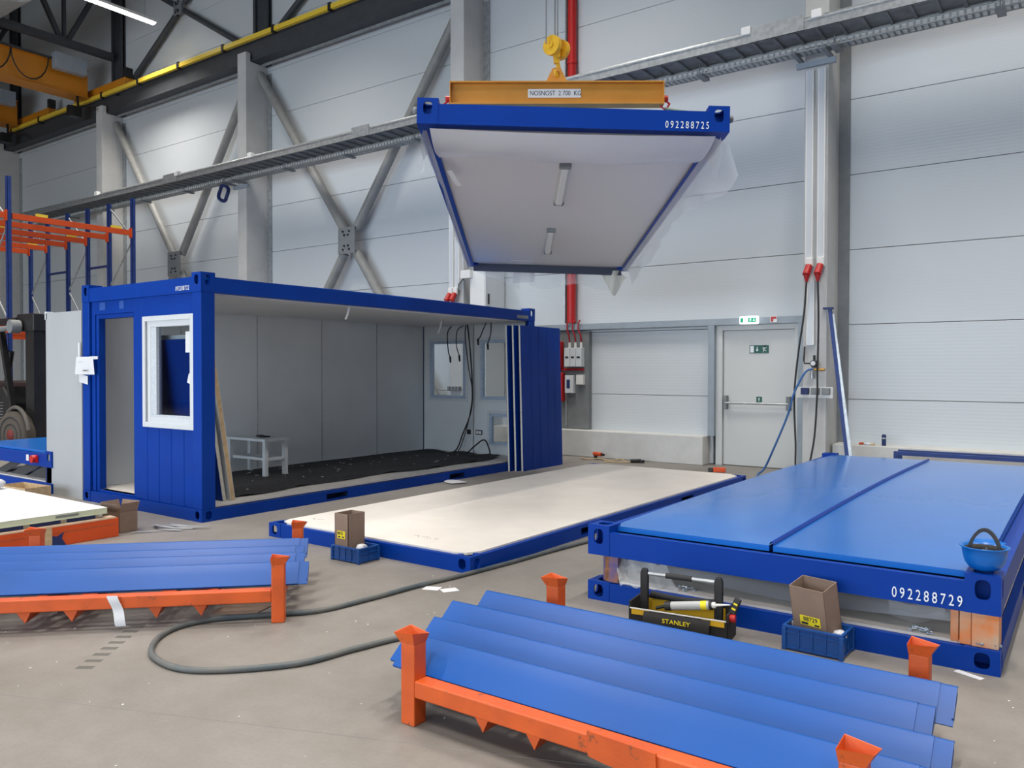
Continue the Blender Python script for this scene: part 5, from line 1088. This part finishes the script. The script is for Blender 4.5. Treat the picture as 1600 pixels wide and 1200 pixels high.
# ================================================================== blue module stack at the left edge
lx = -10.60-MW
l1 = thing('floor_module', 'lower blue floor frame at the left edge, behind the white panel', 'floor frame', (lx, 4.80, 0.0)); floor_frame(l1); board(l1, 0.138)
l2 = thing('roof_module', 'blue roof module stacked at the left edge in front of the forklift', 'roof module', (lx, 4.80, 0.33)); roof_frame(l2, 0)
deck_sheet(l2, 0.10, MW-0.10, 0.075, ML-0.075, 0.195, 0.01)
MB().box(1.75, 1.82, -0.004, 0.0, 0.05, 0.13).build('paper_label', PAPER, l2)
t = thing('red_plug', 'red socket on the blue rail at the left edge', 'socket', (lx+2.02, 4.80, 0.42)); MB().cyl((0, -0.06, 0), (0, 0.0, 0), 0.05, n=12).build('socket_ring', RED, t); MB().box(-0.06, 0.06, -0.02, 0.0, -0.045, 0.045).build('socket_housing', RED, t)
for k, x in enumerate((lx+0.02, lx+MW-0.2)):
    t = thing('spacer_block', ['dark corner spacer in the left edge stack, far from the cabin', 'dark corner spacer in the left edge stack, behind the pale panel'][k], 'spacer', (x, 4.82, 0.13)); MB().box(0, 0.16, 0, 0.15, 0, 0.198).build('block_body', NAVY, t)
for k in range(3):
    t = thing('folded_carton', 'folded grey cardboard between the frames at the left edge, %s' % ['left piece', 'middle piece', 'right piece'][k], 'cardboard', (lx+0.6+0.55*k, 4.95, 0.142), R(-6+7*k)); MB().add([(-0.22, 0, 0), (0.18, 0, 0), (0.25, 0.25, 0.15), (-0.15, 0.25, 0.15), (-0.22, 0.004, -0.0), (0.18, 0.004, 0.0), (0.25, 0.254, 0.146), (-0.15, 0.254, 0.146)], [(0, 1, 2, 3), (7, 6, 5, 4), (0, 4, 5, 1), (1, 5, 6, 2), (2, 6, 7, 3), (3, 7, 4, 0)]).build('sheet', mat('grey_card', (0.16, 0.15, 0.14), 0.85) if k == 0 else MATS['grey_card'], t)
carton('low_carton', 'low tan carton between the white panel and the pale standing panel', (-10.45, 4.42, 0), R(4), 0.62, 0.3, 0.17, WOOD)
tag(lump(0.13, 41, 0.45).build('white_bag', PAPER, loc=(-9.55, 3.72, 0.285)), 'white plastic bag slumped at the far corner of the white panel', 'bag')

# ================================================================== cranes at upper left
def bridge(x, label, i):
    t = thing('bridge_crane', label, 'crane', (x, 12.6, 9.76))
    MB().box(-0.22, 0.22, -20, -0.30, 0.0, 0.80).build('girder', ORANGE_CRANE, t); MB().box(-0.3, 0.3, -20, -0.30, -0.02, 0.0).box(-0.3, 0.3, -20, -0.30, 0.80, 0.82).build('flange', ORANGE_CRANE, t)
    MB().box(-1.0, 2.0, -0.12, 0.18, 0.02, 0.33).build('end_carriage', ORANGE_CRANE, t, bevel=0.02)
    for xx in (-0.7, 1.6): MB().cyl((xx, -0.1, 0.0), (xx, 0.1, 0.0), 0.15, n=16).build('wheel', DARKSTEEL, t)
    MB().box(0.35, 0.62, -1.4, -0.5, 0.52, 0.98).build('control_box', TRIMSTEEL, t, bevel=0.01)
    MB().box(0.35, 0.4, -14, -1.4, 0.80, 0.86).build('cable_rail', DARKSTEEL, t)
    for k in range(7):
        y = -2.0-1.0*k; MB().tube([(0.4, y+0.5*math.cos(R(180*j/10)), 0.80-0.75*math.sin(R(180*j/10))) for j in range(11)], 0.02, 6).build('festoon_loop', RUST if False else BLACK, t)
    MB().tube([(0.2, -0.6, 0.0), (0.25, -0.6, -0.35), (0.5, -0.5, -0.35), (0.9, -0.45, -0.5)], 0.04, 8).build('collector_arm', BLACK, t)
    MB().box(-0.15, 0.15, -0.75, -0.45, -0.6, -0.3).build('collector_head', BLACK, t)
    MB().box(1.9, 2.05, -0.1, 0.1, 0.33, 0.6).build('limit_switch', BLACK, t)
    return t
bridge(-24.9, 'orange bridge crane girder with grey control box at upper left', 0)
bridge(-29.6, 'second orange bridge crane, farther along the runway', 1)
# bridge that carries the hook, above the frame
hbx = thing('bridge_crane', 'bridge crane carrying the hook block above the lifted roof', 'crane', (-5.05, 12.6, 9.76))
MB().box(-0.22, 0.22, -23, -0.15, 0.05, 0.85).build('girder', ORANGE_CRANE, hbx); MB().box(-1.2, 1.2, -0.12, 0.18, 0.02, 0.33).build('end_carriage', ORANGE_CRANE, hbx)
MB().box(-0.4, 0.4, -4.9, -3.8, 0.97, 1.6).build('hoist_trolley', ORANGE_CRANE, hbx)

# ================================================================== hall lamps
LIT = emis('lamp_tube', (1.0, 0.97, 0.92), 9.0)
for k, (lx_, ly_) in enumerate(LAMP_ROWS):
    t = thing('hall_lamp', 'long lit white batten lamp under the roof truss' if k == 0 else 'lit batten lamp under the hall roof, out of the picture', 'lamp', (lx_, ly_+0.1, 11.0), group='hall batten lamps')
    MB().box(-0.09, 0.09, 0, 2.7, 0.0, 0.07).build('lamp_housing', WHITEPL, t); MB().box(-0.075, 0.075, 0.03, 2.67, -0.04, 0.0).build('diffuser', LIT, t)
    for yy in (0.3, 2.4): MB().cyl((0, yy, 0.07), (0, yy, 4.9), 0.008, n=6).build('suspension_wire', GALV, t)
